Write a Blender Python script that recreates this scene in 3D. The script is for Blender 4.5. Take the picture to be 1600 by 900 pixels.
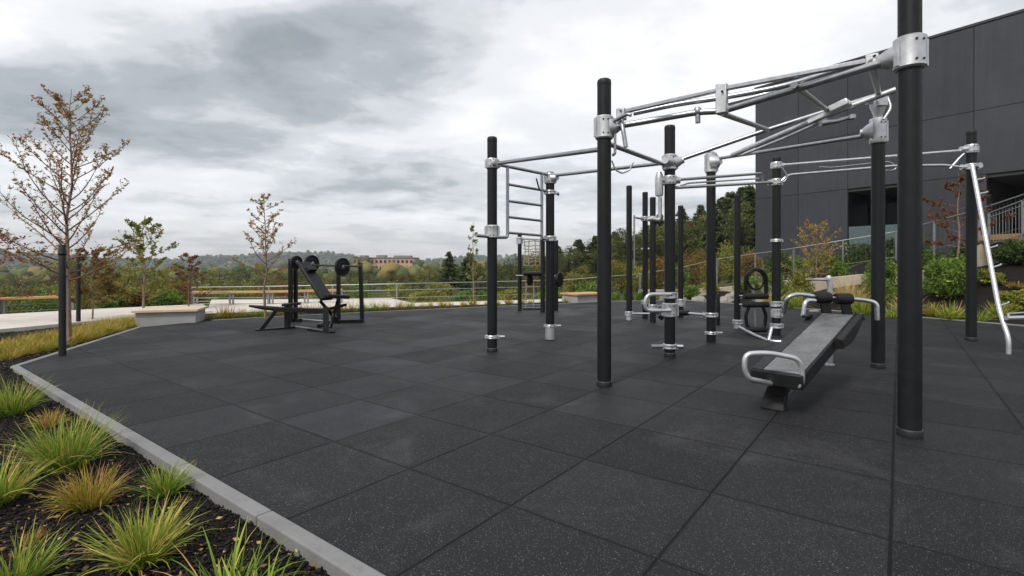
import bpy, math, random
import numpy as np
from mathutils import Vector, Matrix
from mathutils import noise as mnoise
random.seed(7); rng = np.random.default_rng(7)
R = math.radians
S = bpy.context.scene
for o in list(bpy.data.objects): bpy.data.objects.remove(o)
COL = S.collection

# ------------------------------------------------------------------ camera, world, sun, exposure
H = 1.25; F = 794.0; CX = 800.0; HY = 413.0
cam = bpy.data.objects.new('camera', bpy.data.cameras.new('camera')); COL.objects.link(cam)
cam.location = (0, 0, H); cam.rotation_euler = (R(90), 0, 0)
cam.data.sensor_width = 36; cam.data.lens = F/1600*36
cam.data.shift_y = -(450-HY)/1600
cam.data.clip_start = .05; cam.data.clip_end = 9000
S.camera = cam
S.view_settings.view_transform = 'Standard'; S.view_settings.look = 'None'
S.view_settings.exposure = 0.8; S.view_settings.gamma = 1; S.view_settings.use_curve_mapping = False

W = bpy.data.worlds.new('World'); S.world = W; W.use_nodes = True
def N(nt, t, **kw):
    n = nt.nodes.new(t)
    for k, v in kw.items(): setattr(n, k, v)
    return n
def L(nt, a, b): nt.links.new(a, b)
def mathn(nt, op, a, b=None, c=None, clamp=False):
    n = N(nt, 'ShaderNodeMath', operation=op); n.use_clamp = clamp
    for i, v in enumerate((a, b, c)):
        if v is None: continue
        if isinstance(v, (int, float)): n.inputs[i].default_value = v
        else: L(nt, v, n.inputs[i])
    return n.outputs[0]
def ramp(nt, fac, stops, interp='LINEAR'):
    n = N(nt, 'ShaderNodeValToRGB'); cr = n.color_ramp; cr.interpolation = interp
    while len(cr.elements) < len(stops): cr.elements.new(.5)
    for e, (p, c) in zip(cr.elements, stops):
        e.position = p; e.color = (*c, 1) if len(c) == 3 else c
    L(nt, fac, n.inputs[0]); return n.outputs[0]
def maprange(nt, v, a, b, c=0., d=1., smooth=False):
    n = N(nt, 'ShaderNodeMapRange'); n.clamp = True
    if smooth: n.interpolation_type = 'SMOOTHSTEP'
    L(nt, v, n.inputs['Value'])
    for k, x in zip(('From Min', 'From Max', 'To Min', 'To Max'), (a, b, c, d)): n.inputs[k].default_value = x
    return n.outputs[0]
def noise(nt, vec, scale, detail=4, rough=.55, dist=0.):
    n = N(nt, 'ShaderNodeTexNoise'); n.inputs['Scale'].default_value = scale
    n.inputs['Detail'].default_value = detail; n.inputs['Roughness'].default_value = rough
    n.inputs['Distortion'].default_value = dist
    if vec is not None: L(nt, vec, n.inputs['Vector'])
    return n.outputs['Fac']
def mixc(nt, fac, a, b, mode='MIX'):
    n = N(nt, 'ShaderNodeMix', data_type='RGBA', blend_type=mode)
    for s, v in ((n.inputs['Factor'], fac), (n.inputs['A'], a), (n.inputs['B'], b)):
        if isinstance(v, (int, float)): s.default_value = v
        elif isinstance(v, tuple): s.default_value = (*v, 1)
        else: L(nt, v, s)
    return n.outputs['Result']

SUN_EL, SUN_AZ = R(48), R(215)         # azimuth clockwise from +Y
def build_world():
    nt = W.node_tree; nt.nodes.clear()
    out = N(nt, 'ShaderNodeOutputWorld'); bg = N(nt, 'ShaderNodeBackground'); bg.inputs[1].default_value = .1
    sky = N(nt, 'ShaderNodeTexSky', sky_type='NISHITA'); sky.sun_disc = False
    sky.sun_elevation = SUN_EL; sky.sun_rotation = SUN_AZ
    tc = N(nt, 'ShaderNodeTexCoord'); sep = N(nt, 'ShaderNodeSeparateXYZ'); L(nt, tc.outputs['Generated'], sep.inputs[0])
    x, y, z = sep.outputs
    zz = mathn(nt, 'ADD', mathn(nt, 'MAXIMUM', z, 0.), .13)
    cmb = N(nt, 'ShaderNodeCombineXYZ')
    L(nt, mathn(nt, 'DIVIDE', x, zz), cmb.inputs[0]); L(nt, mathn(nt, 'DIVIDE', y, zz), cmb.inputs[1]); cmb.inputs[2].default_value = 3.3
    mp = N(nt, 'ShaderNodeMapping'); mp.inputs['Scale'].default_value = (.95, 1.0, 1); mp.inputs['Location'].default_value = (1.3, .4, 0)
    mp.inputs['Rotation'].default_value = (0, 0, R(-12))
    L(nt, cmb.outputs[0], mp.inputs[0])
    n1 = noise(nt, mp.outputs[0], .85, 8, .56, .15)
    n2 = noise(nt, mp.outputs[0], 2.6, 9, .60, .25)
    nn = mathn(nt, 'ADD', mathn(nt, 'MULTIPLY', n1, .62), mathn(nt, 'MULTIPLY', n2, .38))
    # large dark cloud bank up and to the left of the middle, bright break on the right
    def blob(dx, dy, dz, sx, sz, amp):
        a = mathn(nt, 'DIVIDE', mathn(nt, 'SUBTRACT', mathn(nt, 'DIVIDE', x, mathn(nt, 'MAXIMUM', y, .05)), dx), sx)
        b = mathn(nt, 'DIVIDE', mathn(nt, 'SUBTRACT', mathn(nt, 'DIVIDE', z, mathn(nt, 'MAXIMUM', y, .05)), dz), sz)
        d = mathn(nt, 'ADD', mathn(nt, 'MULTIPLY', a, a), mathn(nt, 'MULTIPLY', b, b))
        g = mathn(nt, 'POWER', 2.718, mathn(nt, 'MULTIPLY', d, -1.))
        return mathn(nt, 'MULTIPLY', mathn(nt, 'MULTIPLY', g, amp), maprange(nt, y, .05, .3))
    for b in ((-.36, 0, .385, .36, .10, -.17), (-.85, 0, .34, .34, .08, -.10), (-.30, 0, .30, .16, .04, -.06), (-.55, 0, .14, .6, .07, .05), (.40, 0, .42, .46, .24, .20), (-.50, 0, .53, .30, .03, .12), (-1.0,0,.50,.22,.07,.14)):
        nn = mathn(nt, 'ADD', nn, blob(*b))
    nn = mathn(nt, 'ADD', nn, maprange(nt, z, .0, .11, .05, 0.))
    cl = ramp(nt, nn, [(.30, (3.0, 3.3, 3.6)), (.40, (4.2, 4.5, 4.8)), (.49, (6.25, 6.5, 6.75)), (.57, (8.0, 8.1, 8.35)), (.70, (9.5, 9.55, 9.7))], 'EASE')
    # ColorRamp clamps above 1 only in display of the UI; keep the ramp in 0..1 and scale it
    cr = cl.node.color_ramp
    for e in cr.elements: e.color = (e.color[0]/10, e.color[1]/10, e.color[2]/10, 1)
    sc = N(nt, 'ShaderNodeVectorMath', operation='SCALE'); L(nt, cl, sc.inputs[0]); sc.inputs['Scale'].default_value = 6.7
    warm = mixc(nt, maprange(nt, z, .0, .09, .5, 0.), sc.outputs[0], (4.3, 4.0, 3.8))
    mx = mixc(nt, .95, sky.outputs[0], warm)
    L(nt, mx, bg.inputs[0]); L(nt, bg.outputs[0], out.inputs[0])
build_world()
sun = bpy.data.objects.new('sun', bpy.data.lights.new('sun', 'SUN')); COL.objects.link(sun)
sun.data.energy = 1.5; sun.data.angle = R(14); sun.data.color = (1, .95, .88)
sd = Vector((math.sin(SUN_AZ)*math.cos(SUN_EL), math.cos(SUN_AZ)*math.cos(SUN_EL), math.sin(SUN_EL)))
sun.rotation_euler = sd.to_track_quat('Z', 'Y').to_euler(); sun.location = sd*30

# ------------------------------------------------------------------ photograph -> place
def G(px, py, z=0.):                       # a point of the level z seen at that pixel
    d = F*(H-z)/(py-HY); return Vector(((px-CX)/F*d, d, z))
def P(px, py, d): return Vector(((px-CX)/F*d, d, H-(py-HY)/F*d))
def zat(py, d): return H-(py-HY)/F*d
def PL(px, py, A, B, off=0.):              # a point of the upright plane through A and B
    u = (px-CX)/F; dx, dy = B[0]-A[0], B[1]-A[1]
    t = (u*A[1]-A[0])/(dx-u*dy); d = A[1]+dy*t+off
    return P(px, py, d)

# ------------------------------------------------------------------ materials
MATS = {}
def mat(name, col, rough=.6, metal=0., var=.15, vscale=6., bump=0., bscale=60., spec=.5, coat=0., var2=0.):
    m = bpy.data.materials.new(name); m.use_nodes = True; nt = m.node_tree; b = nt.nodes['Principled BSDF']
    tc = N(nt, 'ShaderNodeTexCoord'); v = tc.outputs['Object']
    n = noise(nt, v, vscale, 6, .62)
    lo = tuple(c*(1-var) for c in col); hi = tuple(min(1, c*(1+var)) for c in col)
    c = ramp(nt, n, [(.3, lo), (.7, hi)])
    if var2:
        n2 = noise(nt, v, vscale*9, 4, .7)
        c = mixc(nt, maprange(nt, n2, .5, .75, 0, var2), c, tuple(x*.45 for x in col))
    L(nt, c, b.inputs['Base Color'])
    b.inputs['Metallic'].default_value = metal; b.inputs['Specular IOR Level'].default_value = spec
    L(nt, maprange(nt, noise(nt, v, vscale*2.3, 5, .6), .3, .7, rough*.82, min(1, rough*1.15)), b.inputs['Roughness'])
    if bump:
        bp = N(nt, 'ShaderNodeBump'); bp.inputs['Strength'].default_value = bump; bp.inputs['Distance'].default_value = .004
        L(nt, noise(nt, v, bscale, 6, .6), bp.inputs['Height']); L(nt, bp.outputs[0], b.inputs['Normal'])
    MATS[name] = m; return m
mat('post_coat', (.010, .0105, .012), .48, 0, .25, 9, .12, 260, spec=.28, var2=.3)
mat('post_cap', (.014, .0145, .016), .5, 0, .1, spec=.3)
mat('gym_black', (.006, .006, .0065), .40, 0, .25, 14, .1, 200, spec=.3)
mat('pad_black', (.013, .013, .014), .5, 0, .3, 8, .35, 330, spec=.3)
mat('bench_hide', (.13, .131, .136), .28, 0, .45, 4.5, .25, 240, var2=.45)
mat('galv', (.66, .67, .70), .30, .95, .14, 16, .10, 150)
mat('galv_dark', (.42, .43, .45), .36, .95, .18, 16, .10, 150)
mat('cast', (.56, .565, .58), .40, .7, .2, 11, .35, 90)
mat('alu_white', (.66, .67, .69), .34, .75, .1, 8, .06, 120)
mat('bolt', (.05, .05, .055), .4, .8, .1)
mat('kerb', (.205, .205, .205), .8, 0, .14, 3.2, .5, 130, var2=.3)
mat('paving', (.60, .55, .49), .85, 0, .08, 1.2, .3, 60, var2=.12)
mat('render_grey', (.33, .33, .325), .85, 0, .1, 2.5, .3, 80)
mat('timber', (.50, .27, .11), .55, 0, .18, 3, .3, 70)
mat('timber_pale', (.60, .47, .33), .6, 0, .12, 3, .3, 70)
mat('rail_steel', (.27, .28, .28), .42, .6, .12, 6)
mat('cladding', (.050, .052, .060), .40, .25, .16, .45, .12, 3, var2=.18)
_nt = MATS['cladding'].node_tree; _b = _nt.nodes['Principled BSDF']; _src = _b.inputs['Base Color'].links[0].from_socket
_g = N(_nt, 'ShaderNodeNewGeometry'); _sc = N(_nt, 'ShaderNodeVectorMath', operation='SCALE'); L(_nt, _src, _sc.inputs[0])
_tc = N(_nt, 'ShaderNodeTexCoord'); _mp = N(_nt, 'ShaderNodeMapping'); _mp.inputs['Scale'].default_value = (3.5, 3.5, .22); L(_nt, _tc.outputs['Object'], _mp.inputs[0])
L(_nt, mathn(_nt, 'MULTIPLY', maprange(_nt, _g.outputs['Random Per Island'], 0, 1, .86, 1.16), maprange(_nt, noise(_nt, _mp.outputs[0], 1.6, 6, .6), .3, .7, .90, 1.10)), _sc.inputs['Scale'])
L(_nt, _sc.outputs[0], _b.inputs['Base Color'])
mat('joint', (.012, .012, .014), .8)
mat('soffit', (.035, .034, .033), .8)
mat('stone', (.27, .245, .22), .85, 0, .3, 5, .8, 22, var2=.4)
mat('retaining', (.42, .36, .29), .85, 0, .18, 3, .6, 40, var2=.3)
mat('bark_pale', (.24, .165, .115), .85, 0, .3, 18, .6, 120)
mat('bark_red', (.20, .10, .08), .8, 0, .3, 18)
mat('bark_dark', (.055, .042, .033), .9, 0, .35, 4, .5, 20)
mat('rope', (.30, .235, .16), .9, 0, .2, 20)
mat('brick_far', (.52, .33, .22), .85, 0, .12, .3)
mat('roof_far', (.22, .19, .17), .85, 0, .1, .3)
mat('wall_far', (.60, .57, .52), .85, 0, .1, .3)
mat('window_far', (.03, .035, .04), .2, 0, .1, .3)
mat('stake', (.009, .009, .0095), .6, 0, .25, 12, .3, 90)

def glass_mat():
    m = bpy.data.materials.new('glass'); m.use_nodes = True; nt = m.node_tree; b = nt.nodes['Principled BSDF']
    b.inputs['Base Color'].default_value = (.40, .54, .56, 1); b.inputs['Roughness'].default_value = .03
    b.inputs['Transmission Weight'].default_value = .85; b.inputs['IOR'].default_value = 1.45
    MATS['glass'] = m
    m = bpy.data.materials.new('window'); m.use_nodes = True; b = m.node_tree.nodes['Principled BSDF']
    nt = m.node_tree; tc = N(nt, 'ShaderNodeTexCoord')
    L(nt, ramp(nt, noise(nt, tc.outputs['Object'], .6), [(.3, (.012, .014, .015)), (.7, (.02, .022, .022))]), b.inputs['Base Color'])
    b.inputs['Roughness'].default_value = .06
    MATS['window'] = m
glass_mat()

def leafmat(name, stops, trans=.28, rough=.55):
    m = bpy.data.materials.new(name); m.use_nodes = True; nt = m.node_tree; b = nt.nodes['Principled BSDF']
    at = N(nt, 'ShaderNodeAttribute', attribute_name='tint')
    c = ramp(nt, at.outputs['Fac'], stops)
    L(nt, c, b.inputs['Base Color']); b.inputs['Roughness'].default_value = rough
    b.inputs['Specular IOR Level'].default_value = .25
    tr = N(nt, 'ShaderNodeBsdfTranslucent'); L(nt, c, tr.inputs[0])
    mx = N(nt, 'ShaderNodeMixShader'); mx.inputs[0].default_value = trans
    L(nt, b.outputs[0], mx.inputs[1]); L(nt, tr.outputs[0], mx.inputs[2])
    L(nt, mx.outputs[0], nt.nodes['Material Output'].inputs[0])
    MATS[name] = m; return m
leafmat('leaf_rusty', [(0, (.22, .27, .06)), (.35, (.33, .24, .06)), (.6, (.44, .13, .08)), (.85, (.50, .22, .07)), (1, (.58, .46, .09))], .5)
leafmat('leaf_olive', [(0, (0.105, 0.148, 0.031)), (.5, (0.228, 0.245, 0.052)), (.8, (0.420, 0.332, 0.070)), (1, (0.473, 0.193, 0.052))])
leafmat('leaf_orange', [(0, (.09, .10, .025)), (.35, (.17, .14, .035)), (.7, (.30, .15, .035)), (.9, (.34, .12, .04)), (1, (.36, .26, .06))])
leafmat('leaf_red', [(0, (.08, .09, .025)), (.3, (.15, .08, .035)), (.6, (.24, .055, .045)), (.85, (.34, .08, .05)), (1, (.42, .20, .07))], .35)
leafmat('leaf_wood', [(0, (0.043, 0.063, 0.022)), (.5, (0.106, 0.135, 0.037)), (.85, (0.213, 0.213, 0.053)), (1, (0.319, 0.228, 0.068))])
leafmat('leaf_wood_yellow', [(0, (0.079, 0.092, 0.024)), (.5, (0.185, 0.185, 0.037)), (.85, (0.317, 0.264, 0.053)), (1, (0.422, 0.264, 0.066))])
leafmat('leaf_wood_rust', [(0, (0.056, 0.044, 0.018)), (.5, (0.138, 0.081, 0.027)), (.85, (0.225, 0.106, 0.035)), (1, (0.275, 0.175, 0.050))])
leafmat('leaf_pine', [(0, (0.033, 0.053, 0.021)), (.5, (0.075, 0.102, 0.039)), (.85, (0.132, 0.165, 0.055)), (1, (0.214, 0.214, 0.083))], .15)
leafmat('leaf_shrub', [(0, (0.044, 0.088, 0.018)), (.5, (0.131, 0.220, 0.035)), (.85, (0.281, 0.369, 0.061)), (1, (0.456, 0.491, 0.124))])
leafmat('leaf_dark', [(0, (0.021, 0.045, 0.014)), (.5, (0.056, 0.098, 0.024)), (.85, (0.120, 0.164, 0.038)), (1, (0.209, 0.239, 0.075))])
leafmat('leaf_lime', [(0, (0.101, 0.114, 0.020)), (.5, (0.240, 0.253, 0.038)), (.85, (0.405, 0.380, 0.063)), (1, (0.531, 0.455, 0.127))])
leafmat('leaf_gold', [(0, (.24, .14, .03)), (.5, (.52, .32, .07)), (.85, (.66, .44, .14)), (1, (.70, .55, .22))], .35)
leafmat('grass_green', [(0, (0.084, 0.158, 0.022)), (.3, (0.187, 0.299, 0.034)), (.6, (0.354, 0.411, 0.055)), (.82, (0.616, 0.505, 0.131)), (1, (0.750, 0.466, 0.187))], .3)
leafmat('grass_gold', [(0, (0.112, 0.150, 0.019)), (.3, (0.237, 0.250, 0.031)), (.6, (0.450, 0.338, 0.050)), (.82, (0.562, 0.312, 0.088)), (1, (0.625, 0.300, 0.150))], .3)
leafmat('grass_tan', [(0, (.32, .27, .09)), (.4, (.58, .45, .18)), (.8, (.72, .56, .28)), (1, (.74, .60, .36))], .35)

def groundmat(name, stops, scale, bump=.6, bscale=30, dist=.03, rough=.95):
    m = bpy.data.materials.new(name); m.use_nodes = True; nt = m.node_tree; b = nt.nodes['Principled BSDF']
    tc = N(nt, 'ShaderNodeTexCoord'); v = tc.outputs['Object']
    a = mathn(nt, 'ADD', mathn(nt, 'MULTIPLY', noise(nt, v, scale, 8, .68), .6), mathn(nt, 'MULTIPLY', noise(nt, v, scale*14, 5, .7), .4))
    L(nt, ramp(nt, a, stops), b.inputs['Base Color']); b.inputs['Roughness'].default_value = rough
    b.inputs['Specular IOR Level'].default_value = .2
    bp = N(nt, 'ShaderNodeBump'); bp.inputs['Strength'].default_value = bump; bp.inputs['Distance'].default_value = dist
    L(nt, noise(nt, v, bscale, 6, .7), bp.inputs['Height']); L(nt, bp.outputs[0], b.inputs['Normal'])
    MATS[name] = m; return m
groundmat('ground', [(.30, (.030, .036, .012)), (.5, (.060, .066, .020)), (.7, (.10, .095, .032))], .12, .8, 4, .15)
groundmat('mulch', [(.34, (.007, .006, .0055)), (.52, (.017, .014, .012)), (.66, (.036, .027, .021)), (.78, (.075, .052, .038))], 14, 1., 55, .03)
groundmat('hills', [(.35, (.016, .024, .011)), (.5, (.034, .042, .017)), (.62, (.055, .052, .020)), (.75, (.075, .060, .028))], .012, 1., .05, 12)
groundmat('lawn', [(.32, (.07, .12, .02)), (.5, (.13, .20, .03)), (.7, (.20, .25, .05))], 1.2, .8, 24, .04)

TILE = .627*H
def rubber_mat():
    m = bpy.data.materials.new('rubber_tiles'); m.use_nodes = True; nt = m.node_tree; b = nt.nodes['Principled BSDF']
    tc = N(nt, 'ShaderNodeTexCoord'); o = G(801, 790)
    mp = N(nt, 'ShaderNodeMapping', vector_type='TEXTURE')
    mp.inputs['Location'].default_value = (o.x, o.y, 0)
    mp.inputs['Rotation'].default_value = (0, 0, -math.atan2(605, 794)); mp.inputs['Scale'].default_value = (TILE, TILE, TILE)
    L(nt, tc.outputs['Object'], mp.inputs[0])
    v = tc.outputs['Object']
    wob = N(nt, 'ShaderNodeTexNoise'); wob.inputs['Scale'].default_value = 5.; wob.inputs['Detail'].default_value = 3; L(nt, v, wob.inputs[0])
    wv = N(nt, 'ShaderNodeVectorMath', operation='MULTIPLY_ADD'); L(nt, wob.outputs['Color'], wv.inputs[0]); wv.inputs[1].default_value = (.014,)*3
    L(nt, mp.outputs[0], wv.inputs[2])
    sep = N(nt, 'ShaderNodeSeparateXYZ'); L(nt, wv.outputs[0], sep.inputs[0])
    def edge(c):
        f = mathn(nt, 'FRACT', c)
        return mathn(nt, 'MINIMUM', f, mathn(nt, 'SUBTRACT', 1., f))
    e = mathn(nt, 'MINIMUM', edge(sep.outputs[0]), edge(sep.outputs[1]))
    groove = maprange(nt, e, .0040, .0100, 1, 0, True)
    soft = maprange(nt, e, .0, .05, 1, 0, True)
    fl = N(nt, 'ShaderNodeVectorMath', operation='FLOOR'); L(nt, wv.outputs[0], fl.inputs[0])
    wn = N(nt, 'ShaderNodeTexWhiteNoise', noise_dimensions='2D'); L(nt, fl.outputs[0], wn.inputs[0])
    tv = wn.outputs['Value']
    # granules
    vo = N(nt, 'ShaderNodeTexVoronoi'); vo.inputs['Scale'].default_value = 205; L(nt, v, vo.inputs[0])
    sp = N(nt, 'ShaderNodeSeparateColor'); L(nt, vo.outputs['Color'], sp.inputs[0])
    dn = maprange(nt, noise(nt, v, 4., 3), .35, .7, .0, .05)
    thr = mathn(nt, 'ADD', mathn(nt, 'SUBTRACT', .905, dn), 0.)
    fleck = mathn(nt, 'MULTIPLY', mathn(nt, 'GREATER_THAN', sp.outputs[0], thr), maprange(nt, vo.outputs['Distance'], .30, .46, 1, 0))
    vo2 = N(nt, 'ShaderNodeTexVoronoi'); vo2.inputs['Scale'].default_value = 95; L(nt, v, vo2.inputs[0])
    sp2 = N(nt, 'ShaderNodeSeparateColor'); L(nt, vo2.outputs['Color'], sp2.inputs[0])
    fleck2 = mathn(nt, 'MULTIPLY', mathn(nt, 'GREATER_THAN', sp2.outputs[1], .982), maprange(nt, vo2.outputs['Distance'], .22, .3, 1, 0))
    base = ramp(nt, noise(nt, v, 130, 5, .75), [(.34, (.007, .0074, .0088)), (.50, (.022, .0225, .0262)), (.66, (.062, .064, .070))])
    dirt = noise(nt, v, 1.1, 6, .6)
    k = mathn(nt, 'MULTIPLY', maprange(nt, tv, 0, 1, .44, .62), maprange(nt, dirt, .3, .7, .78, 1.22))
    kk = N(nt, 'ShaderNodeVectorMath', operation='SCALE'); L(nt, base, kk.inputs[0]); L(nt, k, kk.inputs['Scale'])
    c = mixc(nt, mathn(nt, 'MULTIPLY', fleck, .75), kk.outputs[0], (.22, .225, .23))
    c = mixc(nt, mathn(nt, 'MULTIPLY', fleck2, .8), c, (.30, .30, .295))
    scf = noise(nt, v, .9, 9, .72, 1.2)
    c = mixc(nt, maprange(nt, scf, .54, .70, 0, .42), c, (.070, .070, .074))
    stn = noise(nt, v, .55, 5, .6, .4)
    c = mixc(nt, maprange(nt, stn, .60, .68, 0, .45), c, (.008, .008, .009))
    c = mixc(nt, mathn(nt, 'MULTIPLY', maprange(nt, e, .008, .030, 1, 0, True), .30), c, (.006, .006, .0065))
    c = mixc(nt, groove, c, (.002, .002, .0022))
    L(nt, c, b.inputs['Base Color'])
    L(nt, mathn(nt, 'ADD', maprange(nt, tv, 0, 1, .74, .58), maprange(nt, dirt, .3, .7, -.1, .1)), b.inputs['Roughness'])
    b.inputs['Specular IOR Level'].default_value = .26
    h = mathn(nt, 'SUBTRACT', mathn(nt, 'MULTIPLY', noise(nt, v, 190, 4, .7), .0022), mathn(nt, 'MULTIPLY', groove, .010))
    h = mathn(nt, 'SUBTRACT', h, mathn(nt, 'MULTIPLY', soft, .0012))
    bp = N(nt, 'ShaderNodeBump'); bp.inputs['Strength'].default_value = .9; bp.inputs['Distance'].default_value = 1.
    L(nt, h, bp.inputs['Height']); L(nt, bp.outputs[0], b.inputs['Normal'])
    MATS['rubber'] = m
rubber_mat()

# ------------------------------------------------------------------ mesh helpers
OFF = {}
def tag(o, label=None, cat=None, group=None, kind=None):
    if label: o['label'] = label
    if cat: o['category'] = cat
    if group: o['group'] = group
    if kind: o['kind'] = kind
    return o
def thing(name, loc, label, cat, group=None):
    o = bpy.data.objects.new(name, None); COL.objects.link(o); o.location = loc; o.empty_display_size = .1
    OFF[o] = Vector(loc); return tag(o, label, cat, group)
def finish(me, name, m, parent=None, loc=None, smooth=True, bevel=0, ang=40):
    me.materials.append(MATS[m])
    o = bpy.data.objects.new(name, me); COL.objects.link(o)
    if parent is not None:
        o.parent = parent; OFF[o] = OFF[parent]
    else:
        loc = Vector(loc or (0, 0, 0)); o.location = loc; OFF[o] = loc
    off = OFF[o]
    if off.length > 0: me.transform(Matrix.Translation(-off))
    if smooth:
        me.shade_smooth()
        me.set_sharp_from_angle(angle=R(ang))
    if bevel:
        b = o.modifiers.new('bevel', 'BEVEL'); b.width = bevel; b.segments = 2; b.limit_method = 'ANGLE'; b.angle_limit = R(35)
    return o
def fillet(pts, r, n=6):
    pts = [Vector(p) for p in pts]; out = [pts[0]]
    for i in range(1, len(pts)-1):
        a, p, b = pts[i-1], pts[i], pts[i+1]
        d0, d1 = (a-p), (b-p); rr = min(r, d0.length*.48, d1.length*.48)
        q0, q1 = p+d0.normalized()*rr, p+d1.normalized()*rr
        for k in range(n+1):
            t = k/n; out.append(q0*(1-t)**2 + p*2*t*(1-t) + q1*t*t)
    out.append(pts[-1]); return out
class MB:
    def __init__(s): s.v = []; s.f = []; s.split = None; s.m2 = None
    def add(s, v, f):
        n = len(s.v); s.v += [tuple(x) for x in v]; s.f += [tuple(i+n for i in q) for q in f]; return s
    def box(s, c, size, rot=0., M=None):
        c = Vector(c); a, b, d = size[0]/2, size[1]/2, size[2]/2
        m = M if M is not None else Matrix.Rotation(rot, 3, 'Z')
        v = [c + m @ Vector((x*a, y*b, z*d)) for x in (-1, 1) for y in (-1, 1) for z in (-1, 1)]
        return s.add(v, [(0, 1, 3, 2), (4, 6, 7, 5), (0, 4, 5, 1), (2, 3, 7, 6), (0, 2, 6, 4), (1, 5, 7, 3)])
    def beam(s, p0, p1, w, h, up=(0, 0, 1)):
        p0, p1 = Vector(p0), Vector(p1); d = (p1-p0); x = d.normalized(); y = Vector(up).cross(x)
        if y.length < 1e-3: y = Vector((1, 0, 0)).cross(x)
        y.normalize(); z = x.cross(y)
        M = Matrix((x, y, z)).transposed()
        return s.box((p0+p1)/2, (d.length, w, h), M=M)
    def prism(s, poly, z0, z1):            # poly of (x,y)
        n = len(poly); v = [(p[0], p[1], z0) for p in poly]+[(p[0], p[1], z1) for p in poly]
        f = [tuple(range(n))[::-1], tuple(range(n, 2*n))]+[(i, (i+1) % n, n+(i+1) % n, n+i) for i in range(n)]
        return s.add(v, f)
    def tube(s, pts, r, n=12, fr=0., cap=True, r1=None):
        pts = fillet(pts, fr) if fr else [Vector(p) for p in pts]
        q = [pts[0]]
        for p in pts[1:]:
            if (p-q[-1]).length > 1e-5: q.append(p)
        pts = q; k = len(pts); v = []; f = []
        t = (pts[1]-pts[0]).normalized(); u = t.cross(Vector((0, 0, 1)))
        if u.length < .05: u = t.cross(Vector((1, 0, 0)))
        u.normalize()
        for i, p in enumerate(pts):
            t = ((pts[min(i+1, k-1)]-pts[max(i-1, 0)])).normalized()
            u = (u-t*u.dot(t)).normalized(); w = t.cross(u)
            rr = r if r1 is None else r+(r1-r)*i/(k-1)
            for j in range(n):
                a = 2*math.pi*j/n; v.append(p+(u*math.cos(a)+w*math.sin(a))*rr)
        for i in range(k-1):
            for j in range(n):
                f.append((i*n+j, i*n+(j+1) % n, (i+1)*n+(j+1) % n, (i+1)*n+j))
        if cap: f += [tuple(range(n))[::-1], tuple(range((k-1)*n, k*n))]
        return s.add(v, f)
    def lathe(s, prof, c, n=24, axis=(0, 0, 1)):
        c = Vector(c); M = Vector(axis).to_track_quat('Z', 'Y').to_matrix(); v = []; f = []; k = len(prof)
        for r, z in prof:
            for j in range(n):
                a = 2*math.pi*j/n; v.append(c+M @ Vector((r*math.cos(a), r*math.sin(a), z)))
        for i in range(k-1):
            for j in range(n): f.append((i*n+j, i*n+(j+1) % n, (i+1)*n+(j+1) % n, (i+1)*n+j))
        f += [tuple(range(n))[::-1], tuple(range((k-1)*n, k*n))]
        return s.add(v, f)
    def build(s, name, m, parent=None, loc=None, smooth=True, bevel=0, ang=40):
        me = bpy.data.meshes.new(name); me.from_pydata(s.v, [], s.f); me.update()
        o = finish(me, name, m, parent, loc, smooth, bevel, ang)
        if s.split is not None:
            me.materials.append(MATS[s.m2])
            for p in me.polygons[s.split:]: p.material_index = 1
        return o
def npmesh(name, V, Fc, tint=None):
    me = bpy.data.meshes.new(name); V = np.asarray(V, dtype=np.float32); Fc = np.asarray(Fc, dtype=np.int32)
    k = Fc.shape[1]; me.vertices.add(len(V)); me.vertices.foreach_set('co', V.ravel())
    me.loops.add(Fc.size); me.loops.foreach_set('vertex_index', Fc.ravel())
    me.polygons.add(len(Fc)); me.polygons.foreach_set('loop_start', np.arange(0, Fc.size, k, dtype=np.int32))
    me.update(calc_edges=True)
    if tint is not None:
        a = me.attributes.new('tint', 'FLOAT', 'POINT'); a.data.foreach_set('value', np.asarray(tint, dtype=np.float32))
    return me
def leaf_arrays(C, size, tint, flat=.0, aspect=.5, D=None):
    n = len(C); size = np.broadcast_to(np.asarray(size, float), (n,))[:, None]
    d = rng.normal(size=(n, 3)) if D is None else D
    d[:, 2] *= (1-flat); d /= np.linalg.norm(d, axis=1)[:, None]+1e-9
    e = rng.normal(size=(n, 3)); e -= (e*d).sum(1)[:, None]*d; e /= np.linalg.norm(e, axis=1)[:, None]+1e-9
    V = np.stack([C-d*size*.5, C+e*size*aspect*.5, C+d*size*.5, C-e*size*aspect*.5], 1).reshape(-1, 3)
    Fc = np.arange(n*4).reshape(n, 4)
    return V, Fc, np.repeat(np.clip(tint, 0, 1), 4)

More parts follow.
